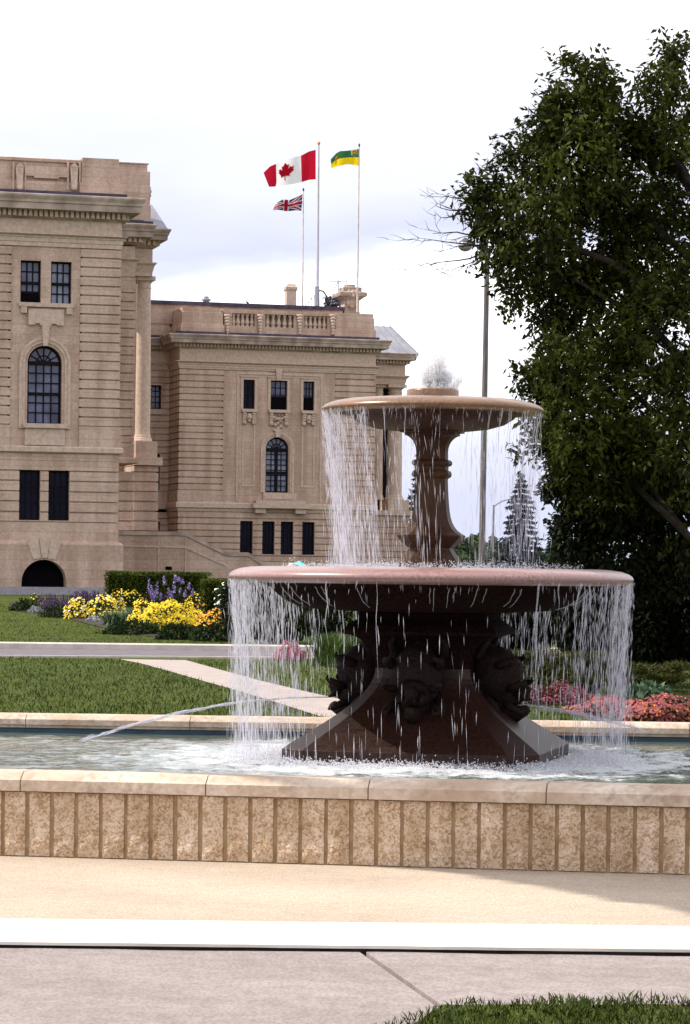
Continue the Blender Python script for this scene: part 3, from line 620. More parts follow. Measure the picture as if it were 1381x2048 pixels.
# dolphins
def dolphin():
    c, s = math.cos(FR), math.sin(FR)
    def xf(p):                                           # p = (outward, sideways, z)
        return Vector((FC.x + p[0] * c - p[1] * s, FC.y + p[0] * s + p[1] * c, p[2]))
    m = MB(xf)
    sp = [((0.26, 1.24), 0.055), ((0.31, 1.16), 0.075), ((0.35, 1.08), 0.10), ((0.42, 1.00), 0.16), ((0.47, 0.93), 0.185), ((0.50, 0.865), 0.18), ((0.545, 0.81), 0.145), ((0.58, 0.785), 0.095), ((0.63, 0.79), 0.06), ((0.675, 0.815), 0.045), ((0.70, 0.845), 0.02)]
    fine = []
    for (p0, w0_), (p1, w1_) in zip(sp[:-1], sp[1:]):
        for q in range(4): t = q / 4; fine.append(((p0[0] + (p1[0] - p0[0]) * t, p0[1] + (p1[1] - p0[1]) * t), w0_ + (w1_ - w0_) * t))
    fine.append(sp[-1]); rings = []
    for i, ((r, z), w_) in enumerate(fine):
        a = fine[max(0, i - 3)][0]; b = fine[min(len(fine) - 1, i + 3)][0]
        t = Vector((b[0] - a[0], 0, b[1] - a[1])).normalized(); nrm = Vector((-t.z, 0, t.x)); rg = []
        for jj in range(32):
            q = 2 * math.pi * jj / 32
            w2 = w_ * (0.93 + 0.10 * abs(math.sin(q * 4 + i * 0.8)) + 0.09 * mnoise.noise(Vector((r * 9, math.cos(q) * 1.6, z * 9 + math.sin(q) * 1.6))))
            rg.append(Vector((r, 0, z)) + nrm * (w2 * math.cos(q)) + Vector((0, 1, 0)) * (w2 * 0.95 * math.sin(q)))
        rings.append(rg)
    m.loft(rings)
    for sg in (-1, 1):                                   # curling leaves at cheek, brow and jaw
        for (x0, z0_, dx_, dz_, rr_) in ((0.40, 0.78, 0.17, -0.20, 0.034), (0.36, 0.86, 0.05, -0.30, 0.030), (0.48, 0.98, 0.15, 0.06, 0.030), (0.57, 0.83, 0.12, 0.05, 0.026), (0.34, 1.02, 0.10, 0.16, 0.028), (0.55, 0.72, 0.12, -0.05, 0.024)):
            m.tube([(x0, sg * 0.12, z0_), (x0 + dx_ * 0.4, sg * 0.175, z0_ + dz_ * 0.3), (x0 + dx_ * 0.8, sg * 0.19, z0_ + dz_ * 0.75), (x0 + dx_ * 1.05, sg * 0.16, z0_ + dz_), (x0 + dx_ * 1.0, sg * 0.15, z0_ + dz_ * 0.9 + 0.03)], [rr_, rr_ * 1.1, rr_ * 0.9, rr_ * 0.5, rr_ * 0.2], 7)
    m.tube([(0.40, 0, 0.80), (0.47, 0, 0.72), (0.55, 0, 0.665), (0.62, 0, 0.655), (0.675, 0, 0.685), (0.69, 0, 0.71)], [0.12, 0.10, 0.07, 0.055, 0.04, 0.015], 12)
    for k in range(4): m.tube([(0.62 - 0.0 * k, (k - 1.5) * 0.04, 0.80), (0.665, (k - 1.5) * 0.05, 0.77), (0.70, (k - 1.5) * 0.055, 0.75)], [0.03, 0.02, 0.006], 6)
    body = m.build('dolphin', 'granite_dark', fountain, None, True)
    m = MB(xf)                                           # scalloped crest over the head
    for k in range(9):
        a = R(165 - k * 17); c0 = (0.47, 0.905); r0 = 0.168; r1 = 0.200
        q = R(9)
        m.prism([], 0, 0) if False else None
        pts = [(c0[0] + r0 * math.cos(a - q), c0[1] + r0 * math.sin(a - q)), (c0[0] + r1 * math.cos(a), c0[1] + r1 * math.sin(a)), (c0[0] + r0 * math.cos(a + q), c0[1] + r0 * math.sin(a + q))]
        m.prism(pts, -0.05, 0.05)
    m.build('crest', 'granite_dark', body)
    for sgn in (-1, 1):
        m = MB(xf); m.ball((0.545, sgn * 0.130, 0.885), 0.036, 0.03, 0.034); m.build('eye', 'granite_dark', body, None, True)
        m = MB(xf)
        for k in range(5):                               # gill fin: a small fan
            a = R(205 + k * 24)
            m.tube([(0.42, sgn * 0.13, 0.74), (0.42 + 0.10 * math.cos(a) * 0.6 + 0.05, sgn * 0.165, 0.74 + 0.09 * math.sin(a)), (0.42 + 0.16 * math.cos(a) * 0.6 + 0.07, sgn * 0.19, 0.74 + 0.15 * math.sin(a))], [0.03, 0.025, 0.008], 6)
        m.build('fin', 'granite_dark', body)
    for k in range(3):
        m = MB(xf); a = 0
        m.tube([(0.50, (k - 1) * 0.10, 0.66), (0.58, (k - 1) * 0.12, 0.60), (0.66, (k - 1) * 0.14, 0.545)], [0.035, 0.025, 0.008], 6); m.build('barb', 'granite_dark', body)
    return body
d0 = dolphin()
for k in (1, 2, 3):
    c = d0.copy(); COL.objects.link(c); c.rotation_euler.z = k * math.pi / 2
    for ch in d0.children:
        g = ch.copy(); COL.objects.link(g); g.parent = c

# ------------------------------------------------------------------ falling water
OCT = [(0, 2, 4), (0, 4, 3), (0, 3, 5), (0, 5, 2), (1, 4, 2), (1, 3, 4), (1, 5, 3), (1, 2, 5)]
def streaks(P, D, Ls, Ws):
    """thin drops stretched along D"""
    n = len(P); a = unit(np.cross(D, rng.normal(size=(n, 3)))); b = np.cross(D, a)
    L_, W_ = Ls[:, None], Ws[:, None]
    return np.stack([P - D * L_ / 2, P + D * L_ / 2, P + a * W_ / 2 - D * L_ * 0.1, P - a * W_ / 2 - D * L_ * 0.1, P + b * W_ / 2 - D * L_ * 0.1, P - b * W_ / 2 - D * L_ * 0.1], 1)
def curtain(n, R0, R1, z0, z1, dens, sl, sw, wind=0.0):
    """drops falling from a rim; dens(angle) gives how much water comes over there, strands share an angle"""
    nst = 420; ang = rng.random(nst) * 2 * math.pi; wts = np.array([dens(a) for a in ang]) * rng.gamma(0.7, 1.0, nst); wts /= wts.sum()
    st = rng.choice(nst, n, p=wts); a = ang[st] + rng.normal(size=n) * 0.012
    t = rng.random(n)                                    # even in time: bunched near the rim, stretched below
    fall = (z0 - z1) * t ** 1.45
    rr = R0 + (R1 - R0) * t + rng.normal(size=n) * (0.012 + 0.035 * t)
    P = np.stack([FC.x + rr * np.cos(a) + wind * t * t, FC.y + rr * np.sin(a), z0 - fall], 1)
    D = np.stack([np.cos(a) * (R1 - R0) * 0.5 + wind * t + rng.normal(size=n) * 0.05, np.sin(a) * (R1 - R0) * 0.5 + rng.normal(size=n) * 0.05, -(0.35 + 1.2 * t) * (z0 - z1) * 0.8], 1)
    Ls = sl * (0.35 + 1.1 * t) * (0.5 + rng.random(n)); Ws = sw * (0.5 + rng.random(n) ** 2 * 1.3)
    return streaks(P, unit(D), Ls, Ws)
dU = lambda a: 0.10 + 0.9 * max(0, math.cos(a - R(195))) ** 3 + 0.35 * max(0, math.cos(a)) ** 4 + 0.5 * max(0, math.cos(a - math.pi)) ** 6
S1 = curtain(3600, 0.755, 0.66, 2.735, 1.66, dU, 0.12, 0.0034, 0.05)
tag(np_mesh('upper_water_curtain', S1, 6, 'spray', None, (FC.x, FC.y, 1.66), OCT), 'thin curtain of drops falling from the upper bowl into the lower one', 'falling water', kind='stuff')
dL = lambda a: 0.09 + (0.25 if math.sin(a) > 0.2 else 0) + 1.3 * abs(math.cos(a)) ** 5 + 0.5 * max(0, math.cos(a - R(150))) ** 2 + 0.4 * max(0, math.cos(a - R(35))) ** 2
S2 = curtain(6800, 1.385, 1.31, 1.56, 0.34, dL, 0.105, 0.0040, 0.0)
tag(np_mesh('lower_water_curtain', S2, 6, 'spray', None, (FC.x, FC.y, 0.33), OCT), 'ragged curtain of water strands falling from the lower bowl into the pool', 'falling water', kind='stuff')
# joined strands of water that have not yet broken into drops
def strands(name, n, R0, R1, z0, zmin, dens, label, wr):
    m = MB(); k = 0
    while k < n:
        a = rng.random() * 2 * math.pi
        if rng.random() * 1.6 > dens(a): continue
        k += 1; t1 = 0.25 + 0.6 * rng.random(); pts, rr = [], []; w0 = wr * (0.5 + rng.random())
        for q in range(9):
            t = q / 8 * t1; r_ = R0 + (R1 - R0) * t + 0.02 * mnoise.noise(Vector((k * 2.3, t * 7, 0))); aa = a + 0.018 * mnoise.noise(Vector((k * 1.9, t * 6, 5)))
            pts.append((FC.x + r_ * math.cos(aa), FC.y + r_ * math.sin(aa), z0 - (z0 - zmin) * t ** 1.45)); rr.append(max(0.0006, w0 * (0.35 + 0.65 * abs(mnoise.noise(Vector((k, t * 9, 9))) * 1.6)) * (1 - (q / 8) ** 3)))
        m.tube(pts, rr, 5)
    tag(m.build(name, 'thin_water', None, (FC.x, FC.y, zmin)), label, 'falling water', kind='stuff')
strands('upper_water_strands', 70, 0.757, 0.67, 2.738, 1.66, dU, 'thin joined strands of water hanging from the rim of the upper bowl', 0.005)
strands('lower_water_strands', 120, 1.388, 1.31, 1.565, 0.34, dL, 'thin joined strands of water hanging from the rim of the lower bowl', 0.008)
# clinging rivulets under the lower rim
m = MB()
for k in range(34):
    a = rng.random() * 2 * math.pi; t1 = 0.35 + 0.65 * rng.random(); pts = []
    for q in range(7):
        t = q / 6 * t1; aa = a + 0.010 * mnoise.noise(Vector((k * 3.7, t * 5, 0))); n_ = t * 4; i0 = min(3, int(n_)); f = n_ - i0
        pr = [(1.128, 1.520), (1.098, 1.482), (1.045, 1.432), (0.955, 1.388), (0.83, 1.360)]
        r_ = pr[i0][0] * (1 - f) + pr[i0 + 1][0] * f + 0.004; z_ = pr[i0][1] * (1 - f) + pr[i0 + 1][1] * f
        pts.append((FC.x + r_ * math.cos(aa), FC.y + r_ * math.sin(aa), z_))
    m.tube(pts, [0.0035 * (1 - 0.08 * q) for q in range(7)], 5)
tag(m.build('rim_rivulets', 'spray', None, (FC.x, FC.y, 1.3)), 'rivulets of water clinging under the rim of the lower bowl', 'falling water', kind='stuff')
# splashes: lower bowl, pool, round the plinth
def splash(n, rfun, zf, hh, size):
    a = rng.random(n) * 2 * math.pi; r = rfun(n); h = np.abs(rng.normal(size=n)) * hh
    P = np.stack([FC.x + r * np.cos(a), FC.y + r * np.sin(a), zf + h], 1)
    D = rng.normal(size=(n, 3)); D[:, 2] = np.abs(D[:, 2]) + 0.5; D = unit(D)
    return streaks(P, D, size * (0.6 + rng.random(n)) * 1.8, size * (0.5 + rng.random(n)))
S3 = splash(5200, lambda n: 0.22 + 0.85 * rng.random(n), 1.645, 0.024, 0.0055)
tag(np_mesh('bowl_splash', S3, 6, 'froth', None, (FC.x, FC.y, 1.645), OCT), 'white splashes dancing on the water of the lower bowl', 'splash', kind='stuff')
S4 = splash(8000, lambda n: 1.25 + 0.22 * rng.normal(size=n), ZW, 0.026, 0.007)
# froth lapping the plinth foot
fr = []
for _ in range(8000):
    t = rng.random() * 4; k = int(t); q = t - k
    P4 = octo(0.93, 0.76, 0); i = rng.integers(0, 8); p, p2 = P4[i], P4[(i + 1) % 8]
    e = rng.random(); o_ = abs(rng.normal()) * 0.16
    x = p[0] * (1 - e) + p2[0] * e; y = p[1] * (1 - e) + p2[1] * e
    dxx, dyy = x - FC.x, y - FC.y; l_ = math.hypot(dxx, dyy)
    fr.append((x + dxx / l_ * o_, y + dyy / l_ * o_, ZW + 0.012 + abs(rng.normal()) * 0.018 * max(0.2, 1 - o_ * 3)))
fr = np.array(fr); D = unit(rng.normal(size=fr.shape) + np.array([0, 0, 0.4]))
S5 = streaks(fr, D, 0.010 + 0.02 * rng.random(len(fr)), 0.005 + 0.011 * rng.random(len(fr)))
tag(np_mesh('pool_splash', np.concatenate([S4, S5]), 6, 'froth', None, (FC.x, FC.y, ZW), OCT), 'white froth and splashes where the falling water meets the pool', 'splash', kind='stuff')
# top plume
Pp, Dp = [], []
for k in range(30):                                      # a bundle of ragged sub-jets of different heights
    hx, hy = rng.normal() * 0.048, rng.normal() * 0.045; ht = (0.50 - 2.6 * abs(hx + 0.005)) * (0.28 + 0.75 * rng.random() ** 1.3); nn = 420
    h = rng.random(nn) ** 1.15; wd = 0.010 + 0.022 * h
    Pp.append(np.stack([FC.x + 0.02 + hx * (0.6 + 0.7 * h) + rng.normal(size=nn) * wd, FC.y + hy * (0.6 + 0.7 * h) + rng.normal(size=nn) * wd, 2.86 + h * ht], 1))
    Dp.append(np.stack([rng.normal(size=nn) * 0.25, rng.normal(size=nn) * 0.25, np.ones(nn)], 1))
P = np.concatenate(Pp); n = len(P)
S6 = streaks(P, unit(np.concatenate(Dp)), 0.02 + 0.05 * rng.random(n), 0.003 + 0.009 * rng.random(n) ** 2)
n2 = 1100; a = rng.random(n2) * 2 * math.pi; r_ = 0.04 + 0.20 * rng.random(n2); P2 = np.stack([FC.x + r_ * np.cos(a), FC.y + r_ * np.sin(a), 2.89 + np.abs(rng.normal(size=n2)) * 0.025 * (r_ < 0.19) - 0.06 * (r_ > 0.19)], 1)
S7 = streaks(P2, unit(rng.normal(size=(n2, 3))), 0.012 + 0.015 * rng.random(n2), 0.006 + 0.008 * rng.random(n2))
tag(np_mesh('water_plume', np.concatenate([S6, S7]), 6, 'plume', None, (FC.x, FC.y, 2.86), OCT), 'frothy white plume of water rising from the top bowl', 'water jet', kind='stuff')
# side jets out of the dolphins' mouths
def jet(name, p0, p1, p2, label, w0=0.006, w1=0.018, nd=420):
    p0, p1, p2 = np.array(p0), np.array(p1), np.array(p2); t = rng.random(nd)[:, None]
    P = (1 - t) ** 2 * p0 + 2 * t * (1 - t) * p1 + t * t * p2; D = unit(2 * (1 - t) * (p1 - p0) + 2 * t * (p2 - p1))
    wd = (w0 + (w1 - w0) * t[:, 0]); P = P + rng.normal(size=P.shape) * wd[:, None] * 0.4
    S = streaks(P, D, 0.05 + 0.10 * rng.random(nd), 0.003 + 0.003 * rng.random(nd))
    core = MB(); T = [i / 24 for i in range(25)]
    core.tube([tuple((1 - q) ** 2 * p0 + 2 * q * (1 - q) * p1 + q * q * p2) for q in T], [w0 * 0.28 + (w1 - w0) * 0.08 * q for q in T], 6)
    e = empty(name, p0, label, 'water jet'); core.build('core', 'thin_water', e); d = np_mesh('drops', S, 6, 'spray', e, (0, 0, 0), OCT); d['kind'] = 'stuff'
jl0 = at(658, 1394, 19.9); jl2 = at(165, 1482, 19.3)
jm = at(420, 1392, 19.6)
jet('water_jet', jl0, jm, jl2, 'long thin arc of water shooting left from a dolphin mouth into the pool')
jet('water_jet', at(1045, 1410, 19.7), at(1140, 1418, 19.8), at(1290, 1462, 20.0), 'short thin jet of water shooting right from a dolphin mouth', 0.008, 0.022, 200)

# ================================================================== BUILDING
F1 = Frame(240, 110.0, ANG); F2 = Frame(359, 172.0, ANG)
bld = empty('legislative_building', tuple(F1.o + Vector((0, 0, 0.6))), 'buff limestone legislative building with rusticated wings, heavy cornices and balustraded parapet', 'building')
def glazing(F, sa, sb, za, zb, d, nx, ny, glass='glass', mt=0.035, fr=0.07, arch=None, mull=(), trans=(), sash=None, name='window'):
    """window frame with glazing bars; glass is a sub-part. arch=(cx,r,zs)"""
    m = MB(F.w); g = MB(F.w)
    def topz(x):
        if not arch: return zb
        return arch[2] + math.sqrt(max(arch[1] ** 2 - (x - arch[0]) ** 2, 0))
    zt = arch[2] if arch else zb
    m.box(sa, sa + fr, d, d + 0.10, za, zt); m.box(sb - fr, sb, d, d + 0.10, za, zt); m.box(sa + fr, sb - fr, d, d + 0.10, za, za + fr)
    if not arch: m.box(sa + fr, sb - fr, d, d + 0.10, zb - fr, zb)
    for i in range(1, nx):
        x = sa + fr + (sb - sa - 2 * fr) * i / nx; m.box(x - mt / 2, x + mt / 2, d + 0.01, d + 0.06, za + fr, zt - (0 if arch else fr))
    for j in range(1, ny):
        z = za + fr + (zt - za - fr) * j / ny; m.box(sa + fr, sb - fr, d + 0.012, d + 0.058, z - mt / 2, z + mt / 2)
    for x, hw in mull: m.box(x - hw, x + hw, d + 0.004, d + 0.12, za + fr, zt)
    for z, hw in trans: m.box(sa + fr, sb - fr, d + 0.006, d + 0.125, z - hw, z + hw)
    if arch:
        cx, r, zs = arch; m.ring(cx, zs, r - fr, r, d, d + 0.10, 0, math.pi, 16); m.ring(cx, zs + 0.02, r * 0.42 - mt / 2, r * 0.42 + mt / 2, d + 0.01, d + 0.06, 0, math.pi, 12)
        for k in range(1, 6):
            a = math.pi * k / 6; ca, sa_ = math.cos(a), math.sin(a); ox, oz = -sa_ * mt / 2, ca * mt / 2
            m.prism([(cx + 0.1 * r * ca - ox, zs + 0.1 * r * sa_ - oz), (cx + r * 0.97 * ca - ox, zs + r * 0.97 * sa_ - oz), (cx + r * 0.97 * ca + ox, zs + r * 0.97 * sa_ + oz), (cx + 0.1 * r * ca + ox, zs + 0.1 * r * sa_ + oz)], d + 0.013, d + 0.055)
    wnd = m.build(name, 'frame', bld)
    pts = [(sa, za), (sb, za)] + ([(arch[0] + arch[1] * math.cos(math.pi * k / 16), arch[2] + arch[1] * math.sin(math.pi * k / 16)) for k in range(17)] if arch else [(sb, zb), (sa, zb)])
    g.prism(pts, d - 0.02, d + 0.003); g.build('glass', glass, wnd)
    if sash:                                            # lower sash thrown up: a dark open gap
        k = MB(F.w); k.box(sa + fr, sb - fr, d + 0.05, d + 0.07, za + fr, za + (zb - za) * sash); k.build('open_gap', 'void', wnd)
        k = MB(F.w); k.box(sa + fr, sb - fr, d + 0.03, d + 0.08, za + (zb - za) * sash, za + (zb - za) * sash + 0.08); k.build('sash_rail', 'frame', wnd)
    return wnd
def part(name, mat, m, smooth=False, parent=None): return m.build(name, mat, parent or bld, None, smooth)
def cornice_set(F, s0, s1, db, df, zt, zb_, out, dz0, dz1, dent=True, pitch=0.20):
    """cornice from bed (zb_) to top (zt); dentils between dz0..dz1"""
    m = MB(F.w); h = zt - dz1
    m.rect(s0, s1, db, df, [(0, zb_), (0.10, zb_ + (dz0 - zb_) * 0.7), (0.12, dz0), (0.12, dz1), (out * 0.80, dz1 + 0.02), (out * 0.80, dz1 + h * 0.06), (out * 0.82, dz1 + h * 0.42), (out * 0.88, dz1 + h * 0.46), (out * 0.90, dz1 + h * 0.62), (out * 0.97, dz1 + h * 0.78), (out, dz1 + h * 0.86), (out, zt - 0.02), (out - 0.03, zt), (0.2, zt + 0.05)])
    c = part('cornice', 'stone_worn', m)
    if dent:
        m = MB(F.w); b_, tt = 0.125, 0.17; bk = max(db, df - 6)
        cor = [(s0 - b_, bk), (s0 - b_, df + b_), (s1 + b_, df + b_), (s1 + b_, bk)]; nr = [(-1, 0), (0, 1), (1, 0)]
        O_, I_ = [], []
        for q in range(3):
            (xa, ya), (xb, yb) = cor[q], cor[q + 1]; ln = math.hypot(xb - xa, yb - ya); k = max(2, int(ln / pitch)); nx_, ny_ = nr[q]
            for i in range(k):
                for t, o in (((i + 0.2) / k, 0), ((i + 0.2) / k, tt), ((i + 0.8) / k, tt), ((i + 0.8) / k, 0)):
                    x, y = xa + (xb - xa) * t, ya + (yb - ya) * t; O_.append((x + nx_ * o, y + ny_ * o)); I_.append((x - nx_ * 0.06, y - ny_ * 0.06))
        k = len(O_); za_, zb2 = dz0 + 0.01, dz1 + 0.015
        m.add([(x, y, za_) for x, y in O_] + [(x, y, zb2) for x, y in O_] + [(x, y, za_) for x, y in I_] + [(x, y, zb2) for x, y in I_],
              [f for i in range(k - 1) for f in ((i, i + 1, k + i + 1, k + i), (2 * k + i, 2 * k + i + 1, i + 1, i), (k + i, k + i + 1, 3 * k + i + 1, 3 * k + i))])
        part('dentil_band', 'stone', m, False, c)
    m = MB(F.w); m.rect(s0, s1, db, df, [(0.17, zt - 0.01), (0.17, zt + 0.19), (0.12, zt + 0.195)]) ; part('shadow_band', 'edge_and_shade', m, False, c)  # dark band standing for the shadow gap above the cornice
    return c
# ---------- near wing
Z1 = lambda v, u=200: F1.z(u, v)
sR1 = 0.0; sL1 = -14.0; DB = -6.0
ops_base = []
lines_low = [Z1(v) for v in (1046, 1026, 1005, 985, 964, 944, 922)]
w1 = (F1.s(39, 990), F1.s(81, 990), Z1(1042.5), Z1(943)); w2 = (F1.s(97.5, 990), F1.s(139.5, 990), Z1(1042.5), Z1(943))
m = MB(F1.w); m.courses(sL1, sR1, lines_low, DB, 0.0, [w1, w2])
m.panel(sL1, sR1, Z1(922) - 0.02, Z1(907), -0.45, -0.0, ()); m.box(sL1, sR1, DB, -0.452, Z1(922) - 0.02, Z1(907))
# plain base with the half-round basement opening
bs = (F1.s(42, 1150), F1.s(132, 1150)); bcx = (bs[0] + bs[1]) / 2; br_ = (bs[1] - bs[0]) / 2; bzs = Z1(1175) + 0.18; bzb = Z1(1175)
m.panel(sL1, sR1, Z1(1083), Z1(1046) , -0.45, 0.03, ()); m.box(sL1, sR1, DB, -0.452, Z1(1083), Z1(1046))
m.rect(sL1, sR1, -0.1, 0.03, [(0.18, Z1(1092)), (0.16, Z1(1089)), (0.05, Z1(1084)), (0.0, Z1(1082.9))])
half = br_ + 0.05
m.panel(sL1 - 0.17, sR1 + 0.17, bzb, Z1(1092.05), -0.45, 0.20, [(bcx - half, bcx + half, bzb - 1, bzs + br_ + 0.15)])
m.box(bcx - half, bcx - br_, -0.44, 0.197, bzb, bzs); m.box(bcx + br_, bcx + half, -0.44, 0.197, bzb, bzs)
m.arch_fill(bcx, br_, bzs, bzs + br_ + 0.15, -0.44, 0.197, half)
part('wing_wall', 'ashlar', m)
m = MB(F1.w); m.box(sL1, sR1 - 0.2, -1.2, -0.46, 0.3, Z1(1092)); part('basement_void', 'void', m)
m = MB(F1.w); a0, a1 = bzb - 0.3, bzb
m.box(sL1 - 0.22, sR1 + 0.22, DB, 0.26, 0.2, bzb); part('granite_footing', 'granite_base', m)
m = MB(F1.w)                                             # fanned keystone group over the basement arch
kc = bcx
m.prism([(kc - 0.10, Z1(1117)), (kc + 0.10, Z1(1117)), (kc + 0.21, Z1(1078)), (kc - 0.21, Z1(1078))], 0.19, 0.27)
m.prism([(kc - 0.42, Z1(1121)), (kc - 0.12, Z1(1117.5)), (kc - 0.23, Z1(1079)), (kc - 0.68, Z1(1083))], 0.19, 0.235)
m.prism([(kc + 0.12, Z1(1117.5)), (kc + 0.42, Z1(1121)), (kc + 0.68, Z1(1083)), (kc + 0.23, Z1(1079))], 0.19, 0.235)
part('basement_keystone', 'stone', m)
glazing(F1, *w1, -0.32, 3, 3, 'glass_dark', 0.04); glazing(F1, *w2, -0.32, 3, 3, 'glass_dark', 0.04)
# string course
m = MB(F1.w); m.rect(sL1, sR1, DB, 0.0, [(0.02, Z1(909)), (0.12, Z1(907)), (0.14, Z1(906)), (0.14, Z1(897)), (0.10, Z1(895))]); part('string_course', 'stone', m)
# main storeys: rusticated pier at the corner, plain window bay
lines_up = [Z1(853.5 - 18.72 * k) for k in range(20)]
lines_up = [z for z in lines_up if z < Z1(499)] + [Z1(498)]
sp0 = F1.s(160, 700)                                     # pier / bay boundary
m = MB(F1.w)
m.courses(sp0, sR1, lines_up, DB, 0.0); m.box(sp0 + 0.0, sR1 + 0.06, DB, 0.06, Z1(895), Z1(854))
m.box(sp0 - 0.0, sR1, DB, -0.0, Z1(854), Z1(853.4))
u1 = (F1.s(42, 565), F1.s(83, 565), F1.z(62, 609), F1.z(62, 519.5)); u2 = (F1.s(103, 565), F1.s(144, 565), F1.z(123, 611.5), F1.z(123, 523))
ac = (F1.s(55.5, 790), F1.s(124.5, 790)); acx = (ac[0] + ac[1]) / 2; ar = (ac[1] - ac[0]) / 2; azs = F1.z(90, 691) - ar; azb = F1.z(90, 849)
u1 = (u1[0], u1[1], u2[2], u2[3]) 
bayL = F1.s(22, 700)
m.panel(bayL, sp0, Z1(895), Z1(498), -0.45, -0.05, [u1, u2, (acx - ar, acx + ar, azb, azs), (acx - ar - 0.02, acx + ar + 0.02, azs, azs + ar + 0.1)])
m.box(bayL, sp0, DB, -0.6, Z1(895), Z1(498))
m.arch_fill(acx, ar, azs, azs + ar + 0.1, -0.45, -0.052, ar + 0.02)
m.courses(sL1, bayL, lines_up, DB, 0.0); m.box(sL1, bayL, DB, 0.06, Z1(895), Z1(854))
part('wing_wall', 'ashlar', m)
glazing(F1, *u1, -0.34, 3, 4, 'glass', 0.045, 0.06, None, (), ((u1[2] * 0.5 + u1[3] * 0.5, 0.05),), 0.27)
glazing(F1, *u2, -0.34, 3, 4, 'glass_pale', 0.045, 0.06, None, (), ((u2[2] * 0.5 + u2[3] * 0.5, 0.05),))
glazing(F1, acx - ar, acx + ar, azb, azs + ar, -0.36, 4, 6, 'glass', 0.045, 0.08, (acx, ar, azs), (), ((azs, 0.07), (azb + (azs - azb) * 0.5, 0.05)))
# window dressings
m = MB(F1.w)
m.box(F1.s(38, 615), F1.s(148, 615), -0.05, 0.10, Z1(618), Z1(609) - 0.02)            # sill
for u in (42, 133): m.prism([(F1.s(u, 626), Z1(631)), (F1.s(u + 12, 626), Z1(631)), (F1.s(u + 12, 626), Z1(618.2)), (F1.s(u, 626), Z1(618.2))], -0.05, 0.08)
part('sill', 'stone', m)
m = MB(F1.w)
x0, x1 = F1.s(57, 640), F1.s(128, 640); q = (x1 - x0)
m.prism([(x0, Z1(654)), (x0 + q * 0.2, Z1(654)), (x0 + q * 0.2, Z1(651)), (x0 + q * 0.36, Z1(651)), (x0 + q * 0.36, Z1(660)), (x0 + q * 0.64, Z1(660)), (x0 + q * 0.64, Z1(651)), (x0 + q * 0.8, Z1(651)), (x0 + q * 0.8, Z1(654)), (x1, Z1(654)), (x1, Z1(622)), (x0, Z1(622))], -0.05, 0.04)
part('apron_panel', 'stone', m)
m = MB(F1.w); orr = (F1.s(143, 760) - F1.s(40, 760)) / 2
m.ring(acx, azs, ar + 0.10, ar + 0.22, -0.05, -0.005); m.ring(acx, azs, ar + 0.2205, orr, -0.05, 0.03)
for sg in (-1, 1):
    a_, b_ = sorted((acx + sg * (ar + 0.10), acx + sg * (ar + 0.22))); m.box(a_, b_, -0.05, -0.005, Z1(860), azs)
    a_, b_ = sorted((acx + sg * (ar + 0.2205), acx + sg * orr)); m.box(a_, b_, -0.05, 0.03, Z1(860), azs)
part('arch_surround', 'stone', m)
m = MB(F1.w); m.prism([(acx - 0.09, azs + ar - 0.02), (acx + 0.09, azs + ar - 0.02), (acx + 0.16, Z1(650)), (acx - 0.16, Z1(650))], -0.05, 0.10)
m.prism([(acx - 0.24, Z1(655)), (acx + 0.24, Z1(655)), (acx + 0.22, Z1(648)), (acx - 0.22, Z1(648))], -0.05, 0.09); part('keystone', 'stone', m)
m = MB(F1.w); m.box(F1.s(46, 855), F1.s(134, 855), -0.06, 0.16, Z1(859), Z1(850)); m.box(F1.s(50, 855), F1.s(130, 855), -0.06, 0.05, Z1(893), Z1(859.2)); part('sill', 'stone', m)
# entablature
m = MB(F1.w)
m.rect(sL1, sR1, DB, 0.0, [(0.0, Z1(498)), (0.03, Z1(497.5)), (0.03, Z1(489)), (0.06, Z1(488.5)), (0.06, Z1(480.5)), (0.09, Z1(480)), (0.10, Z1(477)), (0.22, Z1(474)), (0.22, Z1(472.5)), (0.02, Z1(472)), (0.0, Z1(444))])
part('entablature', 'stone', m)
cornice_set(F1, sL1, sR1, DB, 0.0, Z1(397.5), Z1(444), 0.78, Z1(440), Z1(428))
m = MB(F1.w)
m.rect(sL1, F1.s(168, 350), DB, -0.12, [(0.12, Z1(395.5)), (0.12, Z1(368)), (0.0, Z1(367)), (0.0, Z1(330)), (0.08, Z1(328)), (0.08, Z1(322.5)), (0.0, Z1(321))])
pa, pb = F1.s(163, 350), sR1 - 0.10
m.rect(pa, pb, DB + 0.3, 0.06, [(0.08, Z1(395.3)), (0.08, Z1(367.6)), (0.0, Z1(366.8)), (0.0, Z1(331)), (-0.04, Z1(330)), (-0.04, Z1(317))])
part('parapet', 'ashlar', m)
for u in (39, 148):                                      # scrolled consoles on the parapet
    m = MB(F1.w); c = F1.s(u, 360); a = F1.z(u, 335); b = F1.z(u, 380)
    m.prism([(c - 0.11, b + 0.12), (c + 0.11, b + 0.12), (c + 0.14, a), (c - 0.14, a)], 0.0, 0.16)
    m.prism([(c - 0.16, a), (c + 0.16, a), (c, a + 0.17)], 0.0, 0.18); m.xf = F1.w; m.ball((c, 0.10, b + 0.07), 0.13, 0.12, 0.11)
    m.box(c - 0.26, c - 0.2, -0.06, 0.05, b, a + 0.2); m.box(c + 0.2, c + 0.26, -0.06, 0.05, b, a + 0.2)
    part('console', 'stone', m)
m = MB(F1.w); m.box(F1.s(50, 360), F1.s(137, 360), -0.1, 0.055, F1.z(92, 353), F1.z(92, 333)); m.box(F1.s(68, 360), F1.s(118, 360), -0.1, 0.055, F1.z(92, 356.5), F1.z(92, 353.2)); part('parapet_panel', 'ashlar', m)
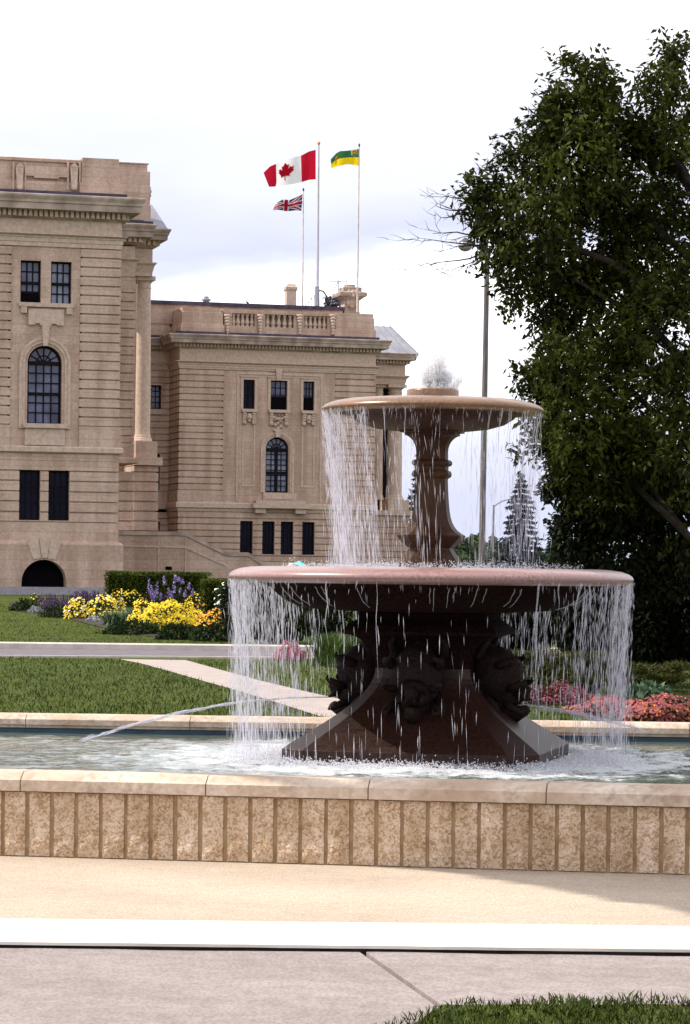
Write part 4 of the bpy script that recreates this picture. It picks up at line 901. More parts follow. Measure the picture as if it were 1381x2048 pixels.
# ---------- set-back strip and colonnade beside the near wing
def strip_body(F, d, uL, uR, vs, base_lines, up_lines, name):
    s0, s1 = F.s(uL, 700, d), F.s(uR, 700, d)
    m = MB(lambda p: F.w((p[0], p[1] + d, p[2])))
    z = lambda v: F.z((uL + uR) / 2, v, d)
    return s0, s1, m, z
dB, dC = -6.5, -9.5
s0, s1, m, zB = strip_body(F1, dB, 225, 270.5, None, None, None, '')
lb = [zB(585 + 17.9 * k) for k in range(18)][::-1]; lb = [z for z in lb if z > zB(886)] + [zB(553)]
lb = [zB(886)] + lb[:]
lb = sorted(set(lb)); m.courses(s0, s1, lb, -2.5, 0.0); part('side_wall', 'ashlar', m)
s0, s1, m, zB = strip_body(F1, dB, 225, 270.5, None, None, None, '')
lb2 = [zB(1062 - 19.8 * k) for k in range(7)]; m.courses(s0, s1, lb2, -2.5, 0.05)
m.box(s0, s1, -2.5, 0.02, zB(926), zB(886)); m.rect(s0, s1, -2.5, 0.0, [(0.05, zB(928)), (0.14, zB(926)), (0.14, zB(917)), (0.08, zB(915))])
m.box(s0, s1 + 0.1, -2.5, 0.16, 0.5, zB(1062)); part('side_wall', 'ashlar', m)
s0, s1, m, zB = strip_body(F1, dB, 225, 270.5, None, None, None, '')
m.rect(s0, s1 - 0.05, -2.5, 0.0, [(0.0, zB(553)), (0.03, zB(540)), (0.06, zB(530)), (0.10, zB(523)), (0.2, zB(519)), (0.2, zB(517)), (0.0, zB(516)), (0.0, zB(492))]); part('entablature', 'stone', m)
Fb = Frame(240, 110.0, ANG); Fb.o = F1.o + F1.n * dB
cornice_set(Fb, s0, s1 + 0.10, -2.5, 0.0, zB(449), zB(489), 0.62, zB(485), zB(476), True, 0.21)
s0b, s1b = F1.s(232, 380, dB), F1.s(301, 380, dB)
m = MB(Fb.w); zc = lambda v: F1.z(270, v, dB)
m.rect(s0b - 1.0, s1b, -3.5, -0.05, [(0.0, zc(446.5)), (0.0, zc(410)), (0.0, zc(342)), (-0.10, zc(340.5)), (-0.10, zc(327)), (-0.05, zc(326.5)), (-0.05, zc(324.5))])
m.box(s0b, F1.s(266, 390, dB), -0.05, 0.05, zc(401), zc(383)); m.box(s0b, F1.s(302, 390, dB), -0.05, 0.02, zc(446), zc(410))
part('attic', 'ashlar', m)
m = MB(Fb.w); m.box(F1.s(247, 440, dB), F1.s(306, 440, dB), -1.5, 0.12, zc(446.8), zc(442)); part('shadow_band', 'edge_and_shade', m)  # dark strip standing for the shadow gap at the attic foot
# carved finial on the attic edge
m = MB(Fb.w); xx = F1.s(303.5, 390, dB)
for v, r_ in ((372, 0.10), (378, 0.14), (386, 0.12), (394, 0.08), (402, 0.06), (412, 0.05), (420, 0.09), (430, 0.10), (438, 0.12)): m.ball((xx - 0.02, -0.6, zc(v)), r_, 0.3, 0.12)
part('carved_ornament', 'stone', m, True)
# portico corner behind, with column
Fc = Frame(240, 110.0, ANG); Fc.o = F1.o + F1.n * dC
zC = lambda v: F1.z(287, v, dC)
c0, c1 = F1.s(262, 700, dC), F1.s(303.5, 700, dC)
m = MB(Fc.w); m.rect(c0 - 1.5, c1, -5, 0.0, [(0.0, zC(552)), (0.0, zC(545)), (0.04, zC(538)), (0.08, zC(531)), (0.16, zC(527)), (0.16, zC(525)), (0.0, zC(524)), (0.0, zC(497))]); part('entablature', 'stone', m)
cornice_set(Fc, c0 - 1.5, c1, -5, 0.0, zC(459), zC(496), 0.66, zC(491), zC(482), True, 0.21)
def column(F, d, uc, wpx, vtop, vbot, zfun, name='column'):
    s = F.s(uc, 700, d); r = wpx / 2 * (F.o.y - d) / F_PX
    m = MB(lambda p: F.w((p[0] + s, p[1] + d, p[2])))
    zt, zb = zfun(vtop), zfun(vbot); h = zt - zb
    prof = [(r * 1.30, zb), (r * 1.30, zb + h * 0.010), (r * 1.22, zb + h * 0.018), (r * 1.22, zb + h * 0.022), (r * 1.12, zb + h * 0.027), (r * 1.12, zb + h * 0.033), (r * 1.02, zb + h * 0.045)]
    prof += [(r * (1.0 - 0.13 * max(0, (t - 0.25) / 0.75) ** 1.5), zb + h * t) for t in (0.06, 0.25, 0.4, 0.55, 0.7, 0.85, 0.925)]
    prof += [(r * 0.95, zb + h * 0.93), (r * 0.95, zb + h * 0.936), (r * 0.88, zb + h * 0.94), (r * 0.88, zb + h * 0.958), (r * 1.0, zb + h * 0.966), (r * 1.15, zb + h * 0.975)]
    m.loft([[(a * math.cos(2 * math.pi * j / 28), a * math.sin(2 * math.pi * j / 28), z) for j in range(28)] for a, z in prof])
    o = part(name, 'stone', m, False)
    m = MB(lambda p: F.w((p[0] + s, p[1] + d, p[2]))); m.box(-r * 1.28, r * 1.28, -r * 1.28, r * 1.28, zb + h * 0.975, zb + h); part('abacus', 'stone', m, False, o)
    return s, r
sc_, rc_ = column(F1, dC + 0.55 - 1.1, 287.5, 30, 551, 883, zC)
m = MB(Fc.w); m.box(sc_ - rc_ * 1.45, sc_ + rc_ * 1.45, -1.8, 0.35, zC(915), zC(883.2)); m.box(sc_ - rc_ * 1.62, F1.s(321, 920, dC), -1.9, 0.5, zC(931), zC(915.2))
ll = [zC(1062 - 19.6 * k) for k in range(8)]; ll[-1] = zC(931.3)
part('pedestal', 'ashlar', m)
m = MB(Fc.w); m.courses(sc_ - rc_ * 1.62, F1.s(314, 990, dC), ll, -3.0, 0.3); part('pedestal_wall', 'ashlar', m)
m = MB(Fc.w); m.box(sc_ - 3.2, sc_ + rc_ * 0.5, -4.5, -3.05, 0.5, zC(540)); m.box(sc_ - 1.6, sc_ - rc_ * 0.9, -3.0, -2.2, 0.5, zC(540)); part('portico_wall', 'ashlar', m)
# sloping roof end over the portico
m = MB(Fc.w); r0, r1 = c0 - 1.5, F1.s(336, 463, dC); e0 = F1.s(296, 400, dC); e1 = F1.s(316, 402, dC)
m.loft([[(r0, 0.5, zC(462)), (r1 - 0.05, 0.5, zC(462)), (r1 - 0.05, -6, zC(462)), (r0, -6, zC(462))], [(r0, -1.2, zC(401)), (e1, -1.2, zC(401)), (e1, -6, zC(401)), (r0, -6, zC(401))]]); part('roof', 'metal_roof', m)

# ---------- unseen block added behind the near wing to keep sun off the far one
m = MB(); m.box(-45, -12.7, 160, 178, 0.3, 20.6); m.rect(-45, -12.9, 160, 178, [(0, 20.6), (-0.3, 21.0)]); part('shade_block', 'ashlar', m)
# ---------- far wing
Z2 = lambda v, u=380: F2.z(u, v)
sA, sZ = 0.0, F2.s(751, 850); DB2 = -12.0
low = [Z2(v) for v in (1122, 1110, 1097.5, 1085, 1072.5, 1060, 1047.5, 1035, 1022)]
lw = [(F2.s(a, 1080), F2.s(b, 1080), Z2(1106.5), F2.z(552, 1043) ) for a, b in ((480.6, 505.7), (525, 549.5), (562, 587), (605, 629.4))]
m = MB(F2.w); m.courses(sA, sZ, low, DB2, 0.0, lw, 0.075); part('lower_wall', 'ashlar', m)
m = MB(F2.w); m.box(sA - 0.1, sZ + 0.1, DB2, 0.10, 0.3, Z2(1122)); part('granite_footing', 'stone', m)
for q, o_ in enumerate(lw): glazing(F2, *o_, -0.32, 3, 4, 'glass_dark', 0.05, 0.07)
m = MB(F2.w); m.rect(sA, sZ, DB2, 0.0, [(0.02, Z2(1022)), (0.06, Z2(1016.5)), (0.16, Z2(1014.5)), (0.16, Z2(1006)), (0.08, Z2(1004))]); part('string_course', 'stone', m)
pl_, pr_ = F2.s(447, 850), F2.s(670.5, 850)
upl = [Z2(980 - 12.83 * k) for k in range(19)]; upl = [z for z in upl if z < Z2(740)] + [Z2(737.5)]
m = MB(F2.w)
m.courses(sA, pl_, upl, DB2, 0.0, (), 0.075); m.courses(pr_, sZ, upl, DB2, 0.0, (), 0.075)
m.box(sA - 0.05, pl_, DB2, 0.05, Z2(1004), Z2(980.2)); m.box(pr_, sZ + 0.05, DB2, 0.05, Z2(1004), Z2(980.2))
part('pier_wall', 'ashlar', m)
ua = (F2.s(487.3, 790), F2.s(510, 790), F2.z(498, 817.5), F2.z(498, 759)); ub = (F2.s(541.7, 790), F2.s(575, 790), F2.z(558, 820), F2.z(558, 761.5)); uc = (F2.s(607, 790), F2.s(629, 790), F2.z(618, 822), F2.z(618, 763))
zt3 = (ua[3] + ub[3] + uc[3]) / 3; zb3 = (ua[2] + ub[2] + uc[2]) / 3
ua, ub, uc = [(q[0], q[1], zb3, zt3) for q in (ua, ub, uc)]
gc = (F2.s(532, 940), F2.s(577.6, 940)); gcx = (gc[0] + gc[1]) / 2; gr = (gc[1] - gc[0]) / 2; gzs = F2.z(555, 874.6) - gr; gzb = F2.z(555, 985)
m = MB(F2.w)
m.panel(pl_, pr_, Z2(1004), Z2(737.5), -0.45, -0.03, [ua, ub, uc, (gcx - gr, gcx + gr, gzb, gzs), (gcx - gr - 0.02, gcx + gr + 0.02, gzs, gzs + gr + 0.1)])
m.box(pl_, pr_, DB2, -0.7, Z2(1004), Z2(737.5)); m.arch_fill(gcx, gr, gzs, gzs + gr + 0.1, -0.45, -0.032, gr + 0.02)
part('bay_wall', 'ashlar', m)
glazing(F2, *ua, -0.3, 2, 4, 'glass_dark', 0.04, 0.06, None, (), ((zb3 * 0.5 + zt3 * 0.5, 0.05),))
glazing(F2, *ub, -0.3, 3, 4, 'glass', 0.045, 0.06, None, (), (), 0.43)
glazing(F2, *uc, -0.3, 3, 4, 'glass', 0.045, 0.06, None, (), (), 0.43)
glazing(F2, gcx - gr, gcx + gr, gzb, gzs + gr, -0.34, 4, 8, 'glass_pale', 0.05, 0.09, (gcx, gr, gzs), ((gcx, 0.09),), ((gzs - 0.05, 0.11), (gzb + (gzs - gzb) * 0.45, 0.09)))
# bay dressings
m = MB(F2.w); f0, f1 = F2.s(474, 800), F2.s(645, 800)
zf = F2.z(560, 749)
m.panel(f0, f1, zf - 0.30, zf + 0.06, -0.05, 0.02, [(f0 + 0.12, f1 - 0.12, zf - 0.5, zf - 0.06)]); m.box(f0, f0 + 0.11, -0.05, 0.02, Z2(1000), zf - 0.302); m.box(f1 - 0.11, f1, -0.05, 0.02, Z2(1000), zf - 0.302)
for q in (ua, ub, uc):
    m.panel(q[0] - 0.16, q[1] + 0.16, q[2], q[3] + 0.16, -0.05, 0.03, [q]); m.box(q[0] - 0.22, q[1] + 0.22, -0.05, 0.08, q[3] + 0.161, q[3] + 0.24)
for a, b in ((484.5, 510.5), (603.5, 630)):
    m.panel(F2.s(a, 920), F2.s(b, 920), F2.z(558, 974), F2.z(558, 838), -0.05, 0.0, [(F2.s(a, 920) + 0.10, F2.s(b, 920) - 0.10, F2.z(558, 970), F2.z(558, 836))])
part('window_surround', 'stone', m)
def carved(F, c, zt, wd, hh, big):
    """sill on two scroll brackets with a carved head between"""
    m = MB(F.w); m.box(c - wd / 2 - 0.08, c + wd / 2 + 0.08, -0.05, 0.28, zt - 0.18, zt - 0.002)
    o = part('sill', 'stone', m)
    for sg in (-1, 1):
        m = MB(F.w); x = c + sg * (wd / 2 - 0.1)
        for k in range(4): m.box(x - 0.11, x + 0.11, -0.05, 0.22 - 0.035 * k, zt - 0.19 - hh * (k + 0.9) / 4, zt - 0.19 - hh * k / 4)
        m.ball((x, 0.07, zt - 0.2 - hh), 0.14, 0.11, 0.13); part('bracket', 'stone', m, False, o)
    m = MB(F.w); zc_ = zt - 0.18 - hh * 0.45
    if big:
        for k in range(-3, 4): m.ball((c + k * 0.16, 0.10, zc_ + 0.03 * k * k - 0.10), 0.10, 0.12, 0.11)
        for k in range(-2, 3): m.ball((c + k * 0.2, 0.06, zc_ + 0.17), 0.08, 0.1, 0.07)
    else:
        m.ball((c, 0.10, zc_), 0.19, 0.16, 0.25); m.ball((c, 0.24, zc_ - 0.06), 0.07, 0.07, 0.08)
        for sg in (-1, 1): m.ball((c + sg * 0.09, 0.22, zc_ + 0.07), 0.045, 0.04, 0.04); m.ball((c + sg * 0.19, 0.08, zc_ + 0.16), 0.07, 0.08, 0.08)
        m.ball((c, 0.12, zc_ - 0.24), 0.12, 0.1, 0.1)
    part('carved_head' if not big else 'carved_swag', 'stone', m, True, o)
carved(F2, (ua[0] + ua[1]) / 2, zb3, 0.78, 0.62, False); carved(F2, (uc[0] + uc[1]) / 2, zb3, 0.78, 0.62, False); carved(F2, (ub[0] + ub[1]) / 2, zb3, 1.15, 0.66, True)
m = MB(F2.w); m.prism([(gcx - 0.13, gzs + gr), (gcx + 0.13, gzs + gr), (gcx + 0.2, gzs + gr + 0.5), (gcx - 0.2, gzs + gr + 0.5)], -0.05, 0.16)
for k in range(7): m.ball((gcx + (k % 3 - 1) * 0.17, 0.05, gzs + gr + 0.42 + 0.11 * k), 0.13, 0.12, 0.11)
part('keystone', 'stone', m)
m = MB(F2.w); go = (F2.s(590, 900) - F2.s(523, 900)) / 2
m.ring(gcx, gzs, gr + 0.08, gr + 0.20, -0.05, 0.02); m.ring(gcx, gzs, gr + 0.2005, go, -0.05, 0.07)
for sg in (-1, 1):
    a_, b_ = sorted((gcx + sg * (gr + 0.08), gcx + sg * (gr + 0.20))); m.box(a_, b_, -0.05, 0.02, gzb, gzs)
    a_, b_ = sorted((gcx + sg * (gr + 0.2005), gcx + sg * go)); m.box(a_, b_, -0.05, 0.07, gzb, gzs)
part('arch_surround', 'stone', m)
m = MB(F2.w); v0 = 558
m.box(F2.s(526, 990), F2.s(592, 990), -0.05, 0.18, F2.z(v0, 1001), F2.z(v0, 986)); m.box(F2.s(529, 990), F2.s(589, 990), 0.175, 0.23, F2.z(v0, 998.5), F2.z(v0, 990.5))
m.box(F2.s(509, 1005), F2.s(609, 1005), -0.05, 0.5, F2.z(v0, 1008), F2.z(v0, 1001.5)); m.box(F2.s(502.5, 1010), F2.s(615, 1010), -0.05, 0.62, F2.z(v0, 1017), F2.z(v0, 1008.2))
for u in (508, 588): m.box(F2.s(u, 1025), F2.s(u + 21, 1025), 0.0, 0.45, F2.z(v0, 1027), F2.z(v0, 1017.3))
part('balcony', 'stone', m)
m = MB(F2.w)
m.rect(sA, sZ, DB2, 0.0, [(0.0, Z2(737.5)), (0.03, Z2(737)), (0.03, Z2(734)), (0.06, Z2(733.5)), (0.06, Z2(729.5)), (0.09, Z2(729)), (0.10, Z2(726)), (0.24, Z2(723)), (0.24, Z2(721.5)), (0.0, Z2(721)), (0.0, Z2(697))]); part('entablature', 'stone', m)
kq = MB(F2.w); kc = F2.s(557.5, 750); kq.prism([(kc - 0.12, zt3), (kc + 0.12, zt3), (kc + 0.2, zf + 0.3), (kc - 0.2, zf + 0.3)], -0.05, 0.16); part('keystone', 'stone', kq)
cornice_set(F2, sA, sZ, DB2, 0.0, Z2(669), Z2(697), 0.80, Z2(693.5), Z2(687), True, 0.21)
# parapet with balustrade
Zp = lambda v: F2.z(380, v)
m = MB(F2.w)
q0, q1 = F2.s(447, 640), F2.s(672, 650)
m.rect(sA + 0.12, q0, DB2, -0.05, [(0.08, Zp(667.5)), (0.08, Zp(648)), (0.0, Zp(647)), (0.0, Zp(623.5)), (-0.06, Zp(622.5)), (-0.06, Zp(614.5))])
m.rect(q1, sZ - 0.12, DB2, -0.05, [(0.08, Zp(667.5)), (0.08, Zp(648)), (0.0, Zp(647)), (0.0, Zp(623.5)), (-0.06, Zp(622.5)), (-0.06, Zp(614.5))])
m.box(q0 + 0.08, q1 - 0.08, -0.55, -0.10, Zp(667.5), Zp(648.5)); m.box(q0, q1, -0.6, -0.06, Zp(622.5), Zp(614.8))
bal = part('parapet', 'ashlar', m)
seg = [(465, 511), (532, 589), (610, 656)]
edges = [q0 + 0.08] + [F2.s(x, 640) for sgm in seg for x in sgm] + [q1 - 0.08]
m = MB(F2.w)
for a, b in zip(edges[0::2], edges[1::2]): m.box(a, b, -0.55, -0.10, Zp(648.5), Zp(622.5))
part('parapet_die', 'ashlar', m, False, bal)
m = MB(F2.w); m.box(q0, q1, -0.9, -0.62, Zp(667), Zp(616)); part('parapet_backing', 'ashlar', m, False, bal)
for a, b in seg:
    for k in range(5):
        c = F2.s(a + (b - a) * (k + 0.5) / 5, 640); m = MB(lambda p, c=c: F2.w((p[0] + c, p[1] - 0.30, p[2])))
        z0_, z1_ = Zp(648.5), Zp(622.5); h = z1_ - z0_
        m.loft([[(r_ * math.cos(2 * math.pi * j / 10), r_ * math.sin(2 * math.pi * j / 10), z0_ + h * t) for j in range(10)] for r_, t in ((0.13, 0), (0.13, 0.08), (0.08, 0.12), (0.14, 0.30), (0.09, 0.55), (0.065, 0.75), (0.12, 0.88), (0.13, 1))])
        part('baluster', 'stone', m, False, bal)
for u in (455, 521, 600, 666):
    m = MB(F2.w); c = F2.s(u, 650); zz = F2.z(u, 652)
    m.box(c - 0.2, c + 0.2, -0.1, 0.10, zz + 0.55, zz + 0.7)
    for k in range(6): m.ball((c, 0.02, zz + 0.45 - 0.18 * k), 0.19 - 0.018 * k, 0.17, 0.13)
    part('carved_pendant', 'stone', m, True, bal)
m = MB(F2.w); rz = F2.z(470, 606, -2.85); m.box(sA - 4, F2.s(686, 615, -3.0), DB2 - 2, -3.0, Zp(640), rz - 0.22); part('roof_wall', 'ashlar', m)
m = MB(F2.w); m.box(sA - 9, F2.s(690, 615, -2.85), DB2 - 2.2, -2.85, rz - 0.22, rz); part('roof_edge', 'edge_and_shade', m)
# recessed link to the left of the far wing
Fd = Frame(359, 172.0, ANG); Fd.o = F2.o + F2.n * (-3.0); dD = -3.0
d0_, d1_ = F2.s(270, 800, dD), 0.15
zD = lambda v: F2.z(320, v, dD)
ldl = [zD(983 - 12.7 * k) for k in range(19)]; ldl = [z for z in ldl if z < zD(742)] + [zD(741)]
dw = [(F2.s(303, 790, dD), F2.s(323, 790, dD), zD(818), zD(771)), (F2.s(301, 950, dD), F2.s(320, 950, dD), zD(980), zD(908))]
m = MB(Fd.w); m.courses(d0_, d1_, ldl, -3, 0.0, dw, 0.075); m.box(d0_, d1_, -3, 0.04, zD(1018), zD(983))
lld = [zD(v) for v in (1062, 1050, 1037, 1024)]; m.courses(d0_, d1_, lld, -3, -0.05, [(F2.s(300, 1040, dD), F2.s(321, 1040, dD), zD(1061), zD(1044))], 0.05); m.box(d0_, d1_, -3, 0.0, 0.5, zD(1062)); part('link_wall', 'ashlar', m)
m = MB(Fd.w); m.rect(d0_, d1_, -3, 0.0, [(0.0, zD(741)), (0.04, zD(738)), (0.08, zD(733)), (0.2, zD(727)), (0.0, zD(725)), (0.0, zD(703))]); part('entablature', 'stone', m)
cornice_set(Fd, d0_, 0.0, -3, 0.0, zD(677), zD(703), 0.7, zD(699), zD(693), True, 0.21)
m = MB(Fd.w); m.rect(d0_, 0.0, -3, -0.05, [(0.08, zD(675)), (0.08, zD(654)), (0.0, zD(653)), (0.0, zD(628)), (-0.06, zD(627)), (-0.06, zD(617))]); part('parapet', 'ashlar', m)
for q in dw: glazing(Fd, *q, -0.3, 2, 4, 'glass_dark' if q[3] < 6 else 'glass', 0.05, 0.07)
m = MB(Fd.w); m.box(dw[0][0] - 0.1, dw[0][1] + 0.25, -0.05, 0.15, zD(829), zD(818.5)); m.box(dw[0][0] - 0.1, dw[0][1] + 0.1, -0.05, 0.08, zD(770.5), zD(767)); part('sill', 'stone', m)
m = MB(Fd.w); m.box(d0_, d1_, -0.8, -0.46, 1, zD(741)); part('inner_void', 'void', m)
# portico end to the right of the far wing
dE = -10.0; Fe = Frame(359, 172.0, ANG); Fe.o = F2.o + F2.n * dE
zE = lambda v: F2.z(790, v, dE)
e0, e1 = F2.s(735, 750, dE), F2.s(811, 750, dE)
m = MB(Fe.w); m.rect(e0, e1, -5, 0.0, [(0.0, zE(769)), (0.04, zE(764)), (0.08, zE(758)), (0.24, zE(753)), (0.24, zE(751)), (0.0, zE(750)), (0.0, zE(731))]); part('entablature', 'stone', m)
cornice_set(Fe, e0, e1, -5, 0.0, zE(707), zE(731), 0.72, zE(727.5), zE(721.5), True, 0.21)
m = MB(Fe.w); g0 = F2.s(752 - 40, 650, dE); g1 = F2.s(795, 650, dE); g2 = F2.s(833, 707, dE)
m.loft([[(g0, 0.7, zE(707.5)), (g2, 0.7, zE(707.5)), (g2, -6, zE(707.5)), (g0, -6, zE(707.5))], [(g0, -1.5, zE(649)), (g1, -1.5, zE(649)), (g1, -6, zE(649)), (g0, -6, zE(649))]]); rf = part('roof', 'metal_roof', m)
m = MB(Fe.w)
for k in range(4):
    ta, tb = g0 + (g1 - g0) * (0.5 + 0.16 * k), g0 + (g2 - g0) * (0.5 + 0.16 * k)
    m.prism([], 0, 0) if False else m.add([(tb - 0.03, 0.72, zE(707.5) + 0.02), (tb + 0.03, 0.72, zE(707.5) + 0.02), (ta + 0.03, -1.48, zE(649) + 0.04), (ta - 0.03, -1.48, zE(649) + 0.04), (tb - 0.03, 0.6, zE(707.5) - 0.1), (tb + 0.03, 0.6, zE(707.5) - 0.1), (ta + 0.03, -1.6, zE(649) - 0.1), (ta - 0.03, -1.6, zE(649) - 0.1)], [(0, 1, 2, 3), (0, 4, 5, 1), (1, 5, 6, 2), (2, 6, 7, 3), (3, 7, 4, 0)])
part('roof_seams', 'grey_metal', m, False, rf)
sE, rE = column(F2, dE - 0.6, 792, 31, 769, 1000, zE)
column(F2, dE - 0.6, 759, 20, 769, 1000, zE, 'column')
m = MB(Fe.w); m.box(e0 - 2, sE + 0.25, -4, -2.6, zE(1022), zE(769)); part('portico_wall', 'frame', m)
m = MB(Fe.w); m.box(sE - rE * 1.35, sE + rE * 1.55, -1.8, 0.3, zE(1021), zE(1000.2)); m.box(e0, F2.s(824, 1026, dE), -1.9, 0.4, zE(1031), zE(1021.3)); part('pedestal', 'stone', m)
m = MB(Fe.w); m.courses(e0, F2.s(818, 1080, dE), [zE(1031.2 + 12 * k) for k in range(9)][::-1], -4, 0.2, (), 0.075); m.box(e0, F2.s(819, 1080, dE), -4, 0.25, 0.4, zE(1127)); part('pedestal_wall', 'ashlar', m)

# ---------- rooftop
m = MB(F2.w); dK = -4.5; k0, k1 = F2.s(574, 600, dK), F2.s(593, 600, dK); zk = lambda v: F2.z(583, v, dK)
m.rect(k0, k1, dK - 0.6, dK, [(0, zk(625)), (0, zk(582)), (0.06, zk(579)), (0.07, zk(574)), (0.0, zk(572)), (-0.08, zk(567.5))]); part('chimney', 'stone', m)
m = MB(F2.w); c = F2.s(413, 600, dK); zk = lambda v: F2.z(413, v, dK)
m.xf = lambda p: F2.w((p[0] + c, p[1] + dK, p[2])); m.loft([[(r_ * math.cos(2 * math.pi * j / 14), r_ * math.sin(2 * math.pi * j / 14), z) for j in range(14)] for r_, z in ((0.2, zk(612)), (0.2, zk(602)), (0.29, zk(601.5)), (0.29, zk(598)), (0.16, zk(597)), (0.16, zk(593.5)), (0.05, zk(592)))]); part('roof_vent', 'grey_metal', m)
# lion pier
dL_ = -3.2; zl = lambda v: F2.z(703, v, dL_); sl = lambda u: F2.s(u, 600, dL_)
m = MB(F2.w)
m.rect(sl(690), sl(719), dL_ - 1.0, dL_, [(0.05, zl(628)), (0.0, zl(618)), (0.0, zl(601)), (0.10, zl(599)), (0.26, zl(594.5)), (0.38, zl(593)), (0.40, zl(590.5)), (0.40, zl(585.5)), (0.30, zl(584)), (0.12, zl(583)), (0.12, zl(575)), (0.05, zl(574))]); m.box(sl(695), sl(712), dL_ - 0.8, dL_ - 0.2, zl(574), zl(568.5))
lp = part('carved_pier', 'stone_worn', m)
m = MB(F2.w); c = sl(704)
m.ball((c, dL_ + 0.25, zl(590)), 0.24, 0.2, 0.30); m.ball((c, dL_ + 0.42, zl(593)), 0.12, 0.12, 0.12)
for sg in (-1, 1): m.ball((c + sg * 0.22, dL_ + 0.15, zl(586)), 0.12, 0.14, 0.22); m.ball((c + sg * 0.09, dL_ + 0.42, zl(588)), 0.05, 0.04, 0.04); m.ball((c + sg * 0.25, dL_ + 0.1, zl(605)), 0.12, 0.12, 0.3)
for v, r_ in ((599, 0.2), (606, 0.24), (612, 0.2)): m.ball((c, dL_ + 0.12, zl(v)), r_, 0.16, 0.2)
part('lion_head', 'stone_worn', m, True, lp)

# ---------- stair with cheek walls
Fs = Frame(240, 116.0, R(4)); zs_ = lambda v, u=380: Fs.z(u, v); ss = lambda u: Fs.s(u, 1090)
stair = empty('stone_staircase', tuple(Fs.w((ss(380), -0.8, gz(116)))), 'stone outside staircase with stepped sloping cheek wall in front of the far wing', 'staircase')
top = [(ss(236), Fs.z(236, 1062)), (ss(371), Fs.z(371, 1063.5)), (ss(454), Fs.z(454, 1104)), (ss(498), Fs.z(498, 1105)), (ss(546), Fs.z(546, 1137)), (ss(640), Fs.z(640, 1139))]
m = MB(Fs.w); m.prism([(ss(236), 0.5)] + [(ss(640), 0.5)] + [(a, b - 0.16) for a, b in top[::-1]], -0.6, 0.0); m.build('cheek_wall', 'ashlar', stair)
m = MB(Fs.w); m.prism([(a, b - 0.158) for a, b in top] + [(a, b) for a, b in top[::-1]], -0.66, 0.06); m.build('coping', 'stone_worn', stair)
m = MB(Fs.w)
m.prism([(ss(240), zs_(1092)), (ss(372), Fs.z(372, 1092.5)), (ss(455), Fs.z(455, 1131)), (ss(455), Fs.z(455, 1134)), (ss(371), Fs.z(371, 1096)), (ss(240), zs_(1095.5))], -0.01, 0.035)
for u in (317, 371, 454.5): m.box(ss(u), ss(u) + 0.05, -0.01, 0.03, 0.6, Fs.z(u, 1063 if u < 400 else 1104) - 0.17)
m.build('moulding', 'stone', stair)
m = MB(Fs.w); m.box(ss(332), ss(345), -0.02, 0.012, Fs.z(338, 1140), Fs.z(338, 1133)); m.build('vent', 'void', stair)
m = MB(Fs.w)
for k in range(12): m.box(ss(371) + 0.14 * k * 1.0, ss(371) + 0.14 * (k + 1) + 0.0, -3.2, -0.662, 0.5, top[1][1] - 0.5 - 0.07 * k)
m.build('steps', 'stone', stair)

# ---------- flags and poles
def polep(F, u, d, v): s, z = F.m(u, v, d); return F.w((s, d, z))
def pole(name, u0, v0, u1, v1, d, r0, r1, mat, label, ball=None):
    a, b = polep(F2, u1, d, v1), polep(F2, u0, d, v0)
    e = empty(name, tuple(a), label, 'flagpole', 'flagpoles on the roof')
    m = MB(); m.tube([a, a + (b - a) * 0.33, a + (b - a) * 0.34, b], [r1, r1 * 0.9, r1 * 0.85, r0], 10); m.build('shaft', mat, e)
    m = MB(); m.ball(tuple(b + Vector((0, 0, 0.08))), 0.10 if ball else 0.06, None, 0.12); m.build('finial', 'gold' if ball else 'dark_metal', e)
    return a, b
dP = -5.0
pole('flagpole', 638, 289, 635, 612, dP, 0.055, 0.095, 'pole', 'tallest grey flagpole on the roof, flying the maple leaf flag', True)
m = MB(); a = polep(F2, 635, dP, 612); sl_ = polep(F2, 634.5, dP, 573)
e = empty('mast_sleeve', tuple(a), 'grey metal sleeve clamped round the foot of the tallest flagpole', 'mast base')
m.tube([a, sl_], [0.16, 0.16], 12); m.build('sleeve', 'grey_metal', e)
m = MB(); m.box(a.x - 0.06, a.x + 0.06, a.y - 0.24, a.y - 0.155, a.z, sl_.z - 0.1); m.build('ladder_rail', 'pole', e)
m = MB()
m.tube([sl_ + Vector((0.16, 0, -0.25)), sl_ + Vector((0.4, 0, -0.3)), sl_ + Vector((0.62, 0, -0.62)), sl_ + Vector((0.8, 0, -0.95))], 0.05, 6); m.build('cable', 'dark_metal', e)
pole('flagpole', 607.3, 382, 605.7, 612, dP, 0.035, 0.05, 'pole_w', 'shortest thin flagpole on the roof, flying the blue and red crossed flag')
pole('flagpole', 719, 293, 715, 624, -2.4, 0.035, 0.062, 'pole_w', 'thin weathered flagpole beside the lion pier, flying the green and yellow flag')
def flagmap(top, bot, d, amp, waves):
    n = len(top)
    def f(x, y, off):                                    # x 0 at hoist..1 at fly, y 0 bottom..1 top
        k = min(int(x * (n - 1)), n - 2); t = x * (n - 1) - k
        u = (top[k][0] * (1 - t) + top[k + 1][0] * t) * y + (bot[k][0] * (1 - t) + bot[k + 1][0] * t) * (1 - y)
        v = (top[k][1] * (1 - t) + top[k + 1][1] * t) * y + (bot[k][1] * (1 - t) + bot[k + 1][1] * t) * (1 - y)
        dd = d + amp * math.sin(x * waves + y * 1.2) * min(1, x * 4) + off
        s, z = F2.m(u, v, d); return F2.w((s, dd, z))
    return f
